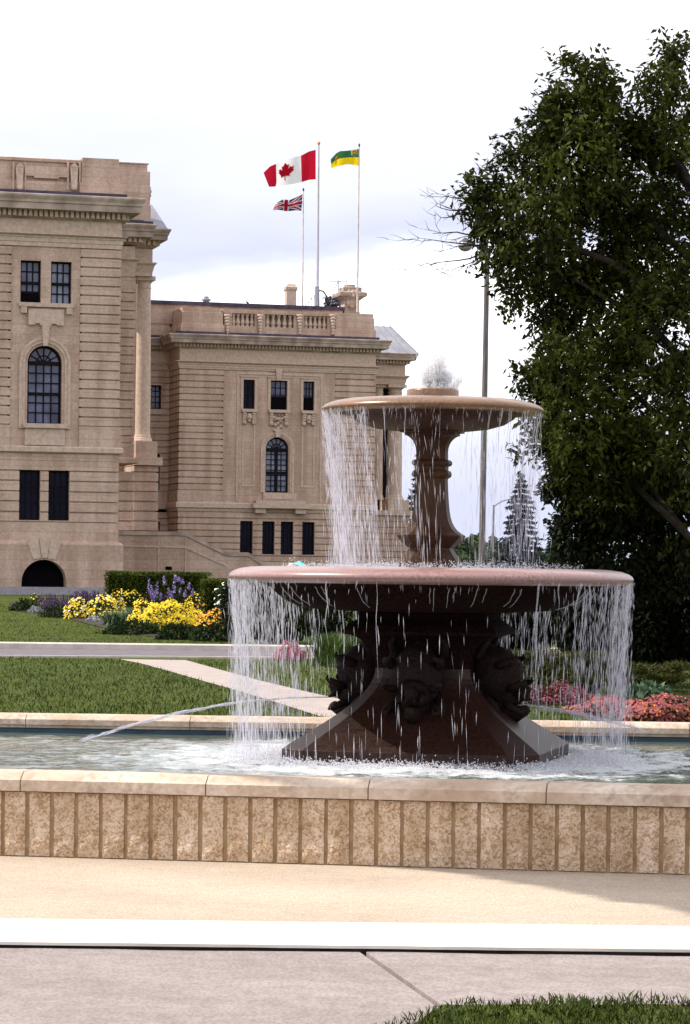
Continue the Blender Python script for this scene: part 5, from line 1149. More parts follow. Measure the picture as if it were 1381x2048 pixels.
def patch(f, poly, name, mat, parent, off, both=True, cuts=3):
    bm = bmesh.new()
    for sgn in ((1, -1) if both else (1,)):
        vs_ = [bm.verts.new((x, y, sgn)) for x, y in poly]; bm.faces.new(vs_)
    bmesh.ops.triangulate(bm, faces=bm.faces[:])
    for _ in range(cuts + 2): bmesh.ops.subdivide_edges(bm, edges=[e for e in bm.edges if (e.verts[0].co - e.verts[1].co).length > 0.04], cuts=1, use_grid_fill=True)
    bmesh.ops.triangulate(bm, faces=bm.faces[:])
    o0 = wloc(parent)
    for v in bm.verts: v.co = f(min(1, max(0, v.co.x)), min(1, max(0, v.co.y)), off * v.co.z) - o0
    me = bpy.data.meshes.new(name); bm.to_mesh(me); bm.free(); me.materials.append(MAT[mat])
    o = bpy.data.objects.new(name, me); COL.objects.link(o); o.parent = parent; return o
def cloth(f, x0, x1, y0, y1, name, mat, parent, nx=28, ny=12, off=0.0):
    m = MB(); 
    for i in range(nx + 1):
        for j in range(ny + 1): m.V.append(f(x0 + (x1 - x0) * i / nx, y0 + (y1 - y0) * j / ny, off))
    m.F = [(i * (ny + 1) + j, (i + 1) * (ny + 1) + j, (i + 1) * (ny + 1) + j + 1, i * (ny + 1) + j + 1) for i in range(nx) for j in range(ny)]
    return m.build(name, mat, parent, None, True)
fl = flagmap([(632, 299.5), (618, 303), (604, 310.5), (590, 314), (575, 319), (562, 325), (552, 328), (540, 333), (528.5, 345)], [(632, 358.5), (618, 360), (604, 364.5), (590, 367), (575, 369), (562, 371), (553, 366), (550, 374), (538, 374)], dP, 0.18, 9)
e = empty('flag', tuple(polep(F2, 632, dP, 330)), 'large red and white flag with a red maple leaf on the tallest pole', 'flag', 'flags flying over the building')
cloth(fl, 0, 0.26, 0, 1, 'hoist_band', 'red', e); cloth(fl, 0.26, 0.76, 0, 1, 'white_field', 'flag_white', e); cloth(fl, 0.76, 1, 0, 1, 'fly_band', 'red', e)
half = [(0, -0.42), (0.03, -0.42), (0.022, -0.17), (0.30, -0.215), (0.265, -0.13), (0.53, 0.06), (0.47, 0.10), (0.52, 0.27), (0.365, 0.235), (0.335, 0.31), (0.205, 0.165), (0.265, 0.44), (0.165, 0.385), (0.0, 0.56)]
leaf = half[1:] + [(-x, y) for x, y in half[1:-1][::-1]]
patch(fl, [(0.535 - x * 0.30, 0.50 + y * 0.72) for x, y in leaf], 'maple_leaf', 'red', e, 0.035)
fl = flagmap([(605.5, 388), (594, 394), (580, 400), (566, 399), (555, 405), (551, 411)], [(603.5, 421.5), (592, 421), (578, 422), (566, 421), (555, 420), (546.5, 420.5)], dP, 0.10, 10)
e = empty('flag', tuple(polep(F2, 605, dP, 405)), 'small blue flag with red and white crosses on the shortest pole', 'flag', 'flags flying over the building')
cloth(fl, 0, 1, 0, 1, 'blue_field', 'navy', e, 24, 10)
def band(f, ya, yb, x0, x1, name, mat, off, nx=26):
    for sg in (1, -1):
        m = MB()
        for i in range(nx + 1):
            x = x0 + (x1 - x0) * i / nx
            for j in range(5): m.V.append(f(x, min(1, max(0, ya(x) + (yb(x) - ya(x)) * j / 4)), off * sg))
        m.F = [(i * 5 + j, (i + 1) * 5 + j, (i + 1) * 5 + j + 1, i * 5 + j + 1) for i in range(nx) for j in range(4)]
        m.build(name, mat, e)
band(fl, lambda x: x - 0.15, lambda x: x + 0.15, 0, 1, 'white_saltire', 'flag_white', 0.02); band(fl, lambda x: 0.85 - x, lambda x: 1.15 - x, 0, 1, 'white_saltire', 'flag_white', 0.024)
band(fl, lambda x: x - 0.05, lambda x: x + 0.05, 0, 1, 'red_saltire', 'red', 0.036); band(fl, lambda x: 0.95 - x, lambda x: 1.05 - x, 0, 1, 'red_saltire', 'red', 0.040)
c33 = lambda y: (lambda x: y)
band(fl, c33(0.34), c33(0.66), 0, 1, 'white_cross', 'flag_white', 0.052); band(fl, c33(0), c33(1), 0.40, 0.60, 'white_cross', 'flag_white', 0.056)
band(fl, c33(0.41), c33(0.59), 0, 1, 'red_cross', 'red', 0.068); band(fl, c33(0), c33(1), 0.445, 0.555, 'red_cross', 'red', 0.072)
fl = flagmap([(718.5, 297.5), (706, 300), (694, 301), (681, 302), (672, 307), (661.5, 319)], [(718, 331.5), (706, 330), (694, 328.5), (681, 331), (672, 334), (662.5, 336.5)], -2.4, 0.10, 8)
e = empty('flag', tuple(polep(F2, 718, -2.4, 315)), 'green over yellow flag with a small shield and lily, next to the maple leaf flag', 'flag', 'flags flying over the building')
cloth(fl, 0, 1, 0.5, 1, 'green_band', 'flag_green', e); cloth(fl, 0, 1, 0, 0.5, 'yellow_band', 'flag_yellow', e)
patch(fl, [(0.06, 0.98), (0.06, 0.66), (0.16, 0.54), (0.26, 0.66), (0.26, 0.98)], 'shield', 'flag_white', e, 0.02)
patch(fl, [(0.08, 0.96), (0.08, 0.86), (0.24, 0.86), (0.24, 0.96)], 'shield_chief', 'flag_yellow', e, 0.03); patch(fl, [(0.11, 0.94), (0.11, 0.88), (0.21, 0.88), (0.21, 0.94)], 'shield_lion', 'red', e, 0.04)
patch(fl, [(0.08, 0.85), (0.08, 0.67), (0.16, 0.58), (0.24, 0.67), (0.24, 0.85)], 'shield_field', 'flag_green', e, 0.03)
for k in range(3): patch(fl, [(0.095 + 0.05 * k, 0.83), (0.105 + 0.05 * k, 0.68), (0.13 + 0.05 * k, 0.68), (0.14 + 0.05 * k, 0.83)], 'wheat_sheaf', 'flag_yellow', e, 0.04, True, 1)
star = [(0.80 + 0.075 * (1 if k % 2 == 0 else 0.4) * math.cos(k * math.pi / 6), 0.66 + 0.17 * (1 if k % 2 == 0 else 0.4) * math.sin(k * math.pi / 6)) for k in range(12)]
patch(fl, star, 'lily', 'orange', e, 0.02); patch(fl, [(0.80 + 0.03 * math.cos(k), 0.66 + 0.07 * math.sin(k)) for k in (0, 1, 2, 3, 4, 5)], 'lily_heart', 'flag_yellow', e, 0.03)
patch(fl, [(0.795, 0.55), (0.805, 0.55), (0.81, 0.12), (0.80, 0.12)], 'lily_stem', 'flag_green', e, 0.02)
for k in range(3): patch(fl, [(0.80, 0.22 + 0.09 * k), (0.73, 0.30 + 0.10 * k), (0.80, 0.25 + 0.09 * k), (0.87, 0.30 + 0.10 * k)], 'lily_leaf', 'flag_green', e, 0.025, True, 1)
# roof clutter: heap under a tarpaulin, rails, aerial
dQ = -6.0
def q3(u, v, d=dQ): return polep(F2, u, d, v)
m = MB(F2.w); V_, NX, NZ = [], 16, 8
for i in range(NX + 1):
    u = 646 + 34 * i / NX; tp = 590 + 14 * abs(math.sin(i * 1.9)) * rng.random() + (8 if i in (0, NX) else 0)
    for jz in range(NZ + 1):
        s_, z_ = F2.m(u, tp + (616 - tp) * jz / NZ, dQ); V_.append((s_ + rng.normal() * 0.05, dQ + 0.35 + rng.normal() * 0.16, z_ + rng.normal() * 0.04))
nv_ = len(V_); V_ += [(a, dQ - 0.5, c) for a, b, c in V_]; W_ = NZ + 1
m.add(V_, [(i * W_ + q, (i + 1) * W_ + q, (i + 1) * W_ + q + 1, i * W_ + q + 1) for i in range(NX) for q in range(NZ)] + [(i * W_, nv_ + i * W_, nv_ + (i + 1) * W_, (i + 1) * W_) for i in range(NX)])
o = m.build('tarpaulin_heap', 'tarp', None, tuple(q3(662, 612))); tag(o, 'crumpled grey heap of covered gear on the roof between flagpole and lion pier', 'roof gear')
e = empty('aerial', tuple(q3(676, 612)), 'thin rooftop aerial with cross bars standing beside the lion pier', 'aerial')
m = MB(); m.tube([q3(678, 612), q3(677, 560)], 0.03, 5); m.tube([q3(681, 612), q3(680.5, 561)], 0.03, 5); m.build('mast', 'grey_metal', e)
m = MB(); m.tube([q3(660, 563), q3(702, 562)], 0.022, 5); m.tube([q3(676, 564), q3(661, 600)], 0.025, 5); m.tube([q3(694, 562), q3(694, 575)], 0.02, 5); m.build('cross_bars', 'grey_metal', e)
m = MB(); m.tube([q3(672, 588), q3(663, 612)], 0.06, 6); m.tube([q3(672, 588), q3(676, 612)], 0.06, 6); m.build('brace', 'flag_white', e)
e = empty('roof_rail', tuple(q3(622, 612)), 'thin metal safety rail on the roof left of the tallest flagpole', 'rail')
m = MB()
for u, v in ((612, 603), (618, 599), (624, 596), (629, 590)): m.tube([q3(u, 612), q3(u, v)], 0.02, 5)
m.tube([q3(609, 596), q3(626, 597), q3(632, 588)], 0.02, 5); m.tube([q3(612, 611), q3(624, 597)], 0.02, 5); m.build('rails', 'grey_metal', e)
m = MB(); b0 = q3(495, 609, -3.2); m.tube([b0 + Vector((0.12, 0, 0.02)), b0 + Vector((0.04, 0, 0.10)), b0 + Vector((-0.05, 0, 0.17)), b0 + Vector((-0.10, 0, 0.20))], [0.02, 0.06, 0.05, 0.02], 7)
m.tube([b0 + Vector((0.02, 0, 0.1)), b0 + Vector((0.02, 0, -0.02))], 0.012, 4); tag(m.build('bird', 'dark_metal', None, tuple(b0)), 'small dark bird perched on the roof edge', 'bird')

# ================================================================== LAMPS
Yp = 95
pb, pt = at(961.5, 1254, Yp), at(975, 500, Yp)
e = empty('street_lamp', tuple(pb), 'tall grey wooden lamp post with a globe lamp half hidden in the tree', 'street lamp')
m = MB(); m.tube([pb, pb + (pt - pb) * 0.5, pt], [0.115, 0.10, 0.085], 12); m.build('post', 'wood_pole', e)
lc = at(931, 491, Yp); m = MB(); m.tube([pt - Vector((0, 0, 0.15)), pt + Vector((-0.3, 0, 0.10)), lc + Vector((0.1, 0, 0.06))], 0.035, 6); m.build('arm', 'dark_metal', e)
m = MB(); m.ball(tuple(lc), 0.24, 0.24, 0.20, 16, 10); m.build('globe', 'frosted', e, None, True)
m = MB(); m.lathe([(0.20, lc.z + 0.08), (0.21, lc.z + 0.12), (0.10, lc.z + 0.20), (0.04, lc.z + 0.26)], (lc.x, lc.y), 14); m.build('cap', 'dark_metal', e)
Ya = 190
e = empty('street_lamp', tuple(at(985, 1180, Ya)), 'slim distant street lamp with a long curved arm beside the spruce', 'street lamp')
m = MB(); m.tube([at(985, 1180, Ya), at(988, 1010, Ya)], [0.09, 0.055], 8); m.build('post', 'conc_post', e)
m = MB(); m.tube([at(988, 1014, Ya), at(995, 1008, Ya), at(1006, 1002, Ya), at(1022, 998, Ya)], 0.04, 6); m.build('arm', 'conc_post', e)
m = MB(); hc = at(1027, 998, Ya); m.ball(tuple(hc), 0.28, 0.12, 0.08); m.build('lamp_head', 'grey_metal', e)

# ================================================================== TREES
def branch(m, p, d, L_, r, depth, spread=0.6, tips=None, seg=5, grav=0.0):
    pts = [Vector(p)]; rr = [r]; d = Vector(d).normalized()
    for i in range(seg):
        d = (d + Vector(rng.normal(size=3)) * 0.16 + Vector((0, 0, grav))).normalized(); pts.append(pts[-1] + d * L_ / seg); rr.append(r * (1 - 0.75 * (i + 1) / seg))
    m.tube(pts, rr, 5 if r < 0.05 else 8)
    if tips is not None: tips.append(pts[-1])
    if depth > 0:
        for k in range(3 + (depth > 1)):
            i = 1 + int(rng.integers(seg)); dd = (d + Vector(rng.normal(size=3)) * spread).normalized()
            branch(m, pts[i], dd, L_ * (0.4 + 0.3 * rng.random()), max(rr[i] * 0.6, 0.004), depth - 1, spread, tips, 4, grav)
BIG = [(1150, 118, 14), (1165, 150, 24), (1205, 165, 42), (1318, 180, 42), (1345, 118, 34), (1108, 192, 18), (1130, 225, 45), (1180, 240, 62), (1228, 268, 46), (1335, 275, 66), (1092, 262, 36), (1075, 318, 52), (1022, 318, 30), (1150, 340, 95), (1270, 370, 110), (955, 388, 26), (945, 412, 14),
       (1000, 400, 58), (972, 450, 30), (1060, 455, 90), (1180, 480, 120), (1310, 520, 110), (972, 528, 16), (1000, 500, 40), (1045, 540, 44), (1125, 580, 66), (1022, 592, 22), (1020, 622, 12), (1200, 640, 110), (1330, 670, 110), (1100, 650, 30), (1135, 720, 62), (1085, 745, 30), (1035, 738, 16), (1070, 775, 26),
       (1100, 810, 46), (1170, 830, 90), (1290, 850, 120), (1062, 872, 18), (1108, 890, 40), (1040, 900, 10), (1140, 960, 52), (1230, 980, 110), (1335, 1000, 80), (1098, 985, 16), (1152, 1060, 58), (1250, 1110, 105), (1340, 1130, 70), (1200, 930, 90), (1310, 935, 90), (1420, 300, 140), (1430, 560, 160), (1430, 850, 160), (1420, 1080, 120), (1400, 120, 60)]
Yt = 38.0
te = empty('elm_tree', (5.2, Yt, 0), 'big leafy green tree with bare twigs reaching left, filling the right edge', 'tree')
Cs, Os = [], []
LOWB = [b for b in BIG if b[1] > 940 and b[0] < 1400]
for u, v, rp in [b for b in BIG if b not in LOWB]:
    yo = Yt + (rng.random() - 0.5) * min(2.4, rp * 0.03); c = at(u, v, yo); r = rp / F_PX * Yt
    dep = min(r * 1.3, 1.6)
    n = int((62 if u > 1075 else 46) * (rp / 10) ** 1.72) if u < 1360 else int(20 * (rp / 10) ** 1.6)
    nc = max(3, n // 16)                                # twigs carrying ~16 leaves each
    tw, pd = ell(nc, c, (r, dep, r), 0.25)
    for k in range(nc):
        d = pd[k] * 0.8 + rng.normal(size=3) * 0.4; d[2] -= 0.1; d /= np.linalg.norm(d)
        tt = rng.random(16)[:, None]; P = tw[k] + d * (tt - 0.3) * 0.34 + rng.normal(size=(16, 3)) * 0.055
        Cs.append(P); Os.append(np.repeat(d[None], 16, 0))
Cs = np.concatenate(Cs); Os = np.concatenate(Os)
np_mesh('crown', leaves(Cs, 0.105, 0.046, 0.45, Os), 4, 'tree_leaf', te)
m = MB()
m.tube([(5.2, Yt, -0.1), (5.15, Yt, 1.5), (5.0, Yt, 3.2), (4.9, Yt, 5.5), (4.9, Yt, 8)], [0.30, 0.24, 0.20, 0.14, 0.05], 10); trunk = m.build('trunk', 'bark', te)
m = MB()
for (u, v, yo, r) in [(1010, 440, 0, 0.05), (1180, 210, 0.2, 0.05), (1100, 700, -0.2, 0.04), (1090, 880, 0.1, 0.04), (1150, 560, 0.3, 0.05), (1290, 250, -0.2, 0.05), (1090, 330, 0.2, 0.045), (1180, 900, 0.5, 0.03)]:
    e_ = at(u, v, Yt + yo); st = Vector((4.95, Yt, max(1.5, e_.z - 1.6))); mid = (st + e_) / 2 + Vector((0, 0, 0.25))
    m.tube([st, mid, e_], [r * 1.4, r, r * 0.35], 7)
    for k in range(4): branch(m, mid + (e_ - mid) * (0.2 + 0.2 * k), (e_ - st).normalized() + Vector(rng.normal(size=3)) * 0.6, 0.7, 0.018, 1)
# bare dead twigs on the left
for (u, v, u2, v2) in [(975, 490, 850, 520), (965, 470, 862, 480), (955, 420, 868, 408), (950, 395, 885, 390), (968, 512, 925, 535), (945, 425, 880, 440), (985, 500, 838, 540), (1000, 310, 965, 330)]:
    a, b = at(u, v, Yt), at(u2, v2, Yt - 0.2); L_ = (b - a).length
    branch(m, a, b - a, L_, 0.014, 2, 0.45, None, 6, -0.02)
m.build('branches', 'bark', te)

dt = empty('shaded_crown', (5.9, Yt + 1.4, 0), 'shaded lower crown of the big green tree at the right edge, in darkened leaves', 'tree')  # lower crown of the elm; its shade is put into darker leaves
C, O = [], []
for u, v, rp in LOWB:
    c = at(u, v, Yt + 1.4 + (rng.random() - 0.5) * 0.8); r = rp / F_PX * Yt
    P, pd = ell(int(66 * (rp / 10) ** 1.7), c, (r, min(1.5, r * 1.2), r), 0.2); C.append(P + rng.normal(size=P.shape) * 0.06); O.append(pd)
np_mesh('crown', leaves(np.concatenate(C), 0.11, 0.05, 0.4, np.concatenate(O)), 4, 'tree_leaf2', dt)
m = MB(); m.tube([(5.9, Yt + 1.4, -0.1), (5.8, Yt + 1.4, 1.6), (5.5, Yt + 1.3, 3.4)], [0.2, 0.16, 0.06], 9)
for u, v in ():
    q = at(u, v, Yt + 1.4); m.tube([(5.8, Yt + 1.4, 1.4), ((5.8 + q.x) / 2, Yt + 1.4, max(1.5, q.z)), q], [0.06, 0.04, 0.012], 6)
m.build('trunk', 'bark', dt)

# darker leafy shrubs under and behind the tree
def shrub(name, blobs, Y, mat, nl, L_, W_, label, cat, group=None, base_uv=None, depth=0.8, shell=0.4, droop=0.2):
    us = [b[0] for b in blobs]; uc_ = sum(us) / len(us); g = at(uc_, 1150, Y); z0 = gz(Y)
    e = empty(name, (g.x, Y, z0), label, cat, group)
    C, O = [], []
    for b in blobs:
        u, v, ru, rv = b; c = at(u, v, Y + (rng.random() - 0.5) * 0.3)
        P, pd = ell(int(nl * ru * rv / 400) + 20, c, (ru / F_PX * Y, depth, rv / F_PX * Y), shell); C.append(P); O.append(pd)
    C = np.concatenate(C); O = np.concatenate(O); k = C[:, 2] > z0 + 0.01
    np_mesh('foliage', leaves(C[k], L_, W_, droop, O[k]), 4, mat, e)
    m = MB()
    for b in blobs[:1]:
        c = at(b[0], b[1], Y); 
        for q in range(3): m.tube([(c.x + (q - 1) * 0.05, Y, z0), (c.x + (q - 1) * 0.12, Y + 0.05, (z0 + c.z) / 2 + 0.05), (c.x + (q - 1) * 0.2, Y, c.z)], [0.02, 0.014, 0.006], 5)
    m.build('stems', 'bark', e)
    return e
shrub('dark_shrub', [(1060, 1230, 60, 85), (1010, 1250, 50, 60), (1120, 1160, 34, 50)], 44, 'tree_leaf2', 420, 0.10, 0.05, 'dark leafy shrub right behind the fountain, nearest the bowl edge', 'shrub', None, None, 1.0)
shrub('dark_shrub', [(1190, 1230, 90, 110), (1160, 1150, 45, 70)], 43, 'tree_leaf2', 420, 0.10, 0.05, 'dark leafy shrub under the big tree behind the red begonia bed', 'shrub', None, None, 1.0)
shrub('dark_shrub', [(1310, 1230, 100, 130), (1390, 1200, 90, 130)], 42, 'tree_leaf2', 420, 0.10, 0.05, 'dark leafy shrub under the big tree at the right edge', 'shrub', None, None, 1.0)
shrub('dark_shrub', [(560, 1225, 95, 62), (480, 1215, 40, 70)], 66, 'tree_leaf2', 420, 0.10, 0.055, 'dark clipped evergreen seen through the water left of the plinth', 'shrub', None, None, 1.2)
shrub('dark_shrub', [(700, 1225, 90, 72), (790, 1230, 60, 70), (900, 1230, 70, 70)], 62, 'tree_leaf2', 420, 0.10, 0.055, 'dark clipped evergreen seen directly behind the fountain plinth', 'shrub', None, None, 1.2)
# layered junipers
def juniper(u0, u1, v0, v1, Y, label, tiers):
    g = at((u0 + u1) / 2, 1150, Y); e = empty('juniper', (g.x, Y, 0), label, 'shrub', 'layered junipers under the tree')
    C, O = [], []
    for k in range(tiers):
        v = v0 + (v1 - v0) * (k + 0.3) / tiers
        for q in range(14):
            u = u0 + (u1 - u0) * rng.random(); c = at(u, v + rng.normal() * 5, Y - 0.3 * k / tiers)
            P, pd = ell(150, c, (0.22, 0.35, 0.055)); pd[:, 2] += 0.3; C.append(P); O.append(pd)
    np_mesh('sprays', leaves(np.concatenate(C), 0.10, 0.016, -0.1, np.concatenate(O)), 4, 'juniper', e)
    m = MB(); 
    for q in range(5): c = at(u0 + (u1 - u0) * (q + 0.5) / 5, v0 + 10, Y); m.tube([(g.x, Y, 0), (c.x, Y, c.z * 0.5), (c.x, Y, c.z)], [0.03, 0.02, 0.008], 5)
    m.build('stems', 'bark', e)
juniper(1015, 1130, 1308, 1372, 38.5, 'low layered yellow green juniper beside the right dolphin', 3)
juniper(1120, 1240, 1312, 1368, 39.5, 'low layered juniper seen through the right water curtain', 3)
juniper(1235, 1370, 1330, 1366, 40.5, 'dim layered juniper at the right edge behind the broad leaves', 2)

# conifers and far trees
def spruce(u, vt, vb, wpx, Y, label, n=5200):
    b = at(u, vb, Y); t = at(u, vt, Y); b.z = min(b.z, gz(Y)); H = t.z - b.z; Wd = wpx / F_PX * Y / 2
    e = empty('spruce_tree', (b.x, Y, b.z), label, 'tree')
    m = MB(); m.tube([(b.x, Y, b.z), (b.x, Y, b.z + H * 0.5), (b.x, Y, t.z)], [0.02 * H, 0.012 * H, 0.02], 7); m.build('trunk', 'bark', e)
    C, O = [], []
    for k in range(int(24)):
        f = k / 23; z = b.z + H * (0.06 + 0.92 * f); rr = Wd * (1 - f) ** 0.9 * (0.75 + 0.5 * rng.random()) + 0.06
        for q in range(8):
            a = rng.random() * 6.28; nn = max(5, int(n / 24 / 8 * (1.3 - f))); s = rng.random(nn) ** 0.7
            P = np.stack([b.x + np.cos(a) * rr * s, Y + np.sin(a) * rr * s, z - s * rr * 0.28 + s * s * rr * 0.12], 1) + rng.normal(size=(nn, 3)) * np.array([0.05, 0.05, 0.02]) * rr
            C.append(P); O.append(np.tile([np.cos(a), np.sin(a), -0.15], (nn, 1)))
    C = np.concatenate(C); k = 0.055 * Wd + 0.1
    np_mesh('needles', leaves(C, H * 0.055, H * 0.016, 0.25, np.concatenate(O)), 4, 'spruce', e)
spruce(1040, 946, 1195, 150, 165, 'blue grey spruce in the distance right of the tall lamp post', 9000)
spruce(836, 905, 1195, 95, 210, 'dark spruce peeping out past the right end of the building', 6000)
def far_tree(u, vt, w_, Y, label):
    b = at(u, 1160, Y); t = at(u, vt, Y); z0 = gz(Y); H = t.z - z0; Wd = w_ / F_PX * Y / 2
    e = empty('far_tree', (b.x, Y, z0), label, 'tree', 'trees far beyond the fountain')
    m = MB(); m.tube([(b.x, Y, z0), (b.x, Y, z0 + H * 0.7)], [0.2, 0.06], 6); m.build('trunk', 'bark', e)
    C = []
    for k in range(16):
        c = (b.x + rng.normal() * Wd * 0.45, Y + rng.normal() * Wd * 0.4, z0 + H * (0.35 + 0.5 * rng.random())); P, _ = ell(150, c, (Wd * 0.42, Wd * 0.42, H * 0.17)); C.append(P)
    np_mesh('crown', leaves(np.concatenate(C), 0.42, 0.26, 0.1), 4, 'far_leaf', e)
far_tree(925, 1078, 55, 260, 'pale round tree just right of the fountain shaft'); far_tree(948, 1064, 40, 280, 'taller pale tree left of the tall lamp post'); far_tree(990, 1062, 42, 270, 'pale tree behind the slim lamp post')
far_tree(1008, 1088, 45, 250, 'low pale tree between slim lamp post and spruce'); far_tree(1102, 1078, 50, 240, 'pale tree at the edge of the big dark tree')
far_tree(900, 1092, 60, 250, 'low pale tree behind the fountain shaft foot'); far_tree(1070, 1098, 50, 230, 'low pale tree right of the spruce foot')
far_tree(960, 1100, 60, 230, 'low bushy tree at the lamp post foot')

# ================================================================== GARDEN
def hedge(u0, u1, v0, Y, dep, label, n, z1=None, ang=0.0):
    a, b = at(u0, 1150, Y), at(u1, 1150, Y); z0 = gz(Y); z1 = z1 or at(u0, v0, Y).z
    c = (a + b) / 2; e = empty('hedge', (c.x, Y, z0), label, 'hedge')
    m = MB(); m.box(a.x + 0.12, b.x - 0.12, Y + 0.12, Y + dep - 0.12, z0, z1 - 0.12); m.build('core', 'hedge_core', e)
    P = []
    for _ in range(n):
        f = rng.random(); x = a.x + (b.x - a.x) * rng.random()
        if f < 0.55: P.append((x, Y + abs(rng.normal()) * 0.07, z0 + (z1 - z0) * rng.random()))
        elif f < 0.9: P.append((x, Y + dep * rng.random(), z1 - abs(rng.normal()) * 0.06 + 0.04 * mnoise.noise(Vector((x * 1.5, 0, 0)))))
        else: P.append(((a.x if rng.random() < 0.5 else b.x) + rng.normal() * 0.04, Y + dep * rng.random(), z0 + (z1 - z0) * rng.random()))
    np_mesh('foliage', leaves(np.array(P), 0.085, 0.045, -0.3), 4, 'hedge', e)
hedge(210, 405, 1143, 92, 6.0, 'clipped dark green hedge block below the stair wall', 9000)
hedge(402, 560, 1158, 84, 7.0, 'lower clipped hedge partly hidden by the fountain rim', 7000)
def bed(name, us, vs, Yb, hpx, mats, label, cat='flowers', n_leaf=500, n_fl=300, fl_size=0.05, leaf=('green', 0.10, 0.04), top_bias=0.5, dep=0.8, spike=0, fl_from=0.25):
    """low clump: foliage mound plus blossoms on its skin. us=(u0,u1), vs=(vtop,vbase)"""
    uc_, vb = (us[0] + us[1]) / 2, vs[1]; Y = on_ground(uc_, vb).y + dep * 0.5; zg = gz(Y)
    c = at(uc_, (vs[0] + vs[1]) / 2, Y); a = (us[1] - us[0]) / 2 / F_PX * Y; ht = max(0.12, at(uc_, vs[0], Y).z - zg)
    e = empty(name, (c.x, Y, zg), label, cat)
    P, pd = ell(n_leaf * 2, (c.x, Y, zg), (a, dep, ht), 0.3); k = P[:, 2] > zg
    cc = np.array((c.x, Y, zg)); lf = 1 + 0.40 * np.array([mnoise.noise(Vector(x / max(1e-6, np.linalg.norm(x))) * 2.4 + Vector((float(uc_), 0, 0))) for x in pd])[:, None]; P = cc + (P - cc) * lf; k = P[:, 2] > zg
    np_mesh('foliage', leaves(P[k], leaf[1], leaf[2], -0.2, pd[k]), 4, leaf[0], e)
    for mat, share in mats:
        q = unit(rng.normal(size=(int(n_fl * share * 2.2), 3))); q[:, 2] = np.abs(q[:, 2]); q = q[(q[:, 2] > fl_from * rng.random(len(q)))]; q = q[q[:, 1] < 0.45]
        sd_ = float(uc_); lump = 1 + 0.42 * np.array([mnoise.noise(Vector(x) * 2.4 + Vector((sd_, 0, 0))) for x in q])[:, None]
        P = np.array((c.x, Y, zg)) + q * np.array((a, dep, ht)) * (0.97 + 0.1 * rng.random((len(q), 1))) * lump
        nn = unit(q + rng.normal(size=q.shape) * 0.35 + np.array([0, -0.5, 0.2])); t1 = unit(np.cross(nn, rng.normal(size=nn.shape))); t2 = np.cross(nn, t1)
        s = (fl_size * (0.6 + 0.7 * rng.random(len(q))))[:, None]
        V = np.stack([P + (t1 * math.cos(2 * math.pi * j / 6) + t2 * math.sin(2 * math.pi * j / 6)) * s * (0.5 if j % 2 else 0.38) for j in range(6)], 1)
        o = np_mesh('blossoms', V, 6, mat, e); o['kind'] = 'stuff'
    return e
bed('flower_clump', (258, 400), (1206, 1264), 77, 0, [('yellow', 1)], 'big mound of bright yellow flowers in the bed below the hedge', n_leaf=900, n_fl=1700, fl_size=0.055, dep=0.9)
bed('flower_clump', (366, 414), (1189, 1240), 80, 0, [('yellow', 0.8), ('orange', 0.2)], 'taller dark leafed clump with golden flowers behind the big yellow mound', n_leaf=700, n_fl=110, fl_size=0.075, fl_from=1.2)
bed('flower_clump', (392, 474), (1224, 1268), 74.5, 0, [('orange', 0.5), ('yellow', 0.5)], 'orange and yellow flowers at the right end of the bed', n_leaf=900, n_fl=260, fl_size=0.06)
bed('flower_clump', (128, 182), (1203, 1238), 80, 0, [('yellow', 0.85), ('white_fl', 0.15)], 'low clump of white and yellow daisies beside the dark purple salvia', n_leaf=500, n_fl=230, fl_size=0.06)
bed('flower_clump', (172, 252), (1196, 1238), 82, 0, [('yellow', 0.85), ('white_fl', 0.15)], 'yellow and white flowers between daisies and strap leaves', n_leaf=600, n_fl=330, fl_size=0.065)
bed('flower_clump', (205, 300), (1184, 1215), 86, 0, [('yellow', 0.9), ('orange', 0.1)], 'thin drift of yellow flowers at the foot of the hedge', n_leaf=700, n_fl=150, fl_size=0.055, fl_from=0.8)
bed('flower_clump', (425, 470), (1170, 1240), 82, 0, [('white_fl', 1)], 'white flowers beside the left tip of the lower bowl', n_leaf=800, n_fl=26, fl_size=0.09)
bed('flower_clump', (262, 325), (1226, 1266), 76, 0, [('yellow', 1)], 'loose yellow flowers trailing off the left side of the big yellow mound', n_leaf=700, n_fl=420, fl_size=0.05, dep=0.7, fl_from=0.5)
bed('flower_clump', (355, 425), (1222, 1262), 76, 0, [('yellow', 0.8), ('orange', 0.2)], 'loose yellow flowers trailing off the right side of the big yellow mound', n_leaf=700, n_fl=380, fl_size=0.05, dep=0.7, fl_from=0.5)
bed('garden_plant', (205, 330), (1240, 1270), 73, 0, [], 'dark green foliage along the lawn edge below the strap leaves', 'plant', n_leaf=1300, n_fl=0, leaf=('green', 0.10, 0.05), dep=0.6)
bed('garden_plant', (312, 400), (1247, 1280), 72.5, 0, [], 'dark green edging plants in front of the yellow mound', 'plant', n_leaf=1100, n_fl=0, leaf=('green', 0.09, 0.06), dep=0.5)
bed('garden_plant', (385, 480), (1245, 1283), 72, 0, [], 'dark green edging plants at the right end of the bed', 'plant', n_leaf=1100, n_fl=0, leaf=('green', 0.09, 0.06), dep=0.5)
bed('garden_plant', (20, 85), (1200, 1222), 90, 0, [], 'dark low plants at the foot of the near wing', 'plant', n_leaf=700, n_fl=0, leaf=('green', 0.12, 0.06), dep=0.6)
bed('garden_plant', (54, 86), (1192, 1218), 86, 0, [('yellow', 1)], 'small lime green plant beside the dark purple salvia', 'plant', n_leaf=400, n_fl=30, fl_size=0.06, leaf=('lime', 0.12, 0.05), dep=0.4)
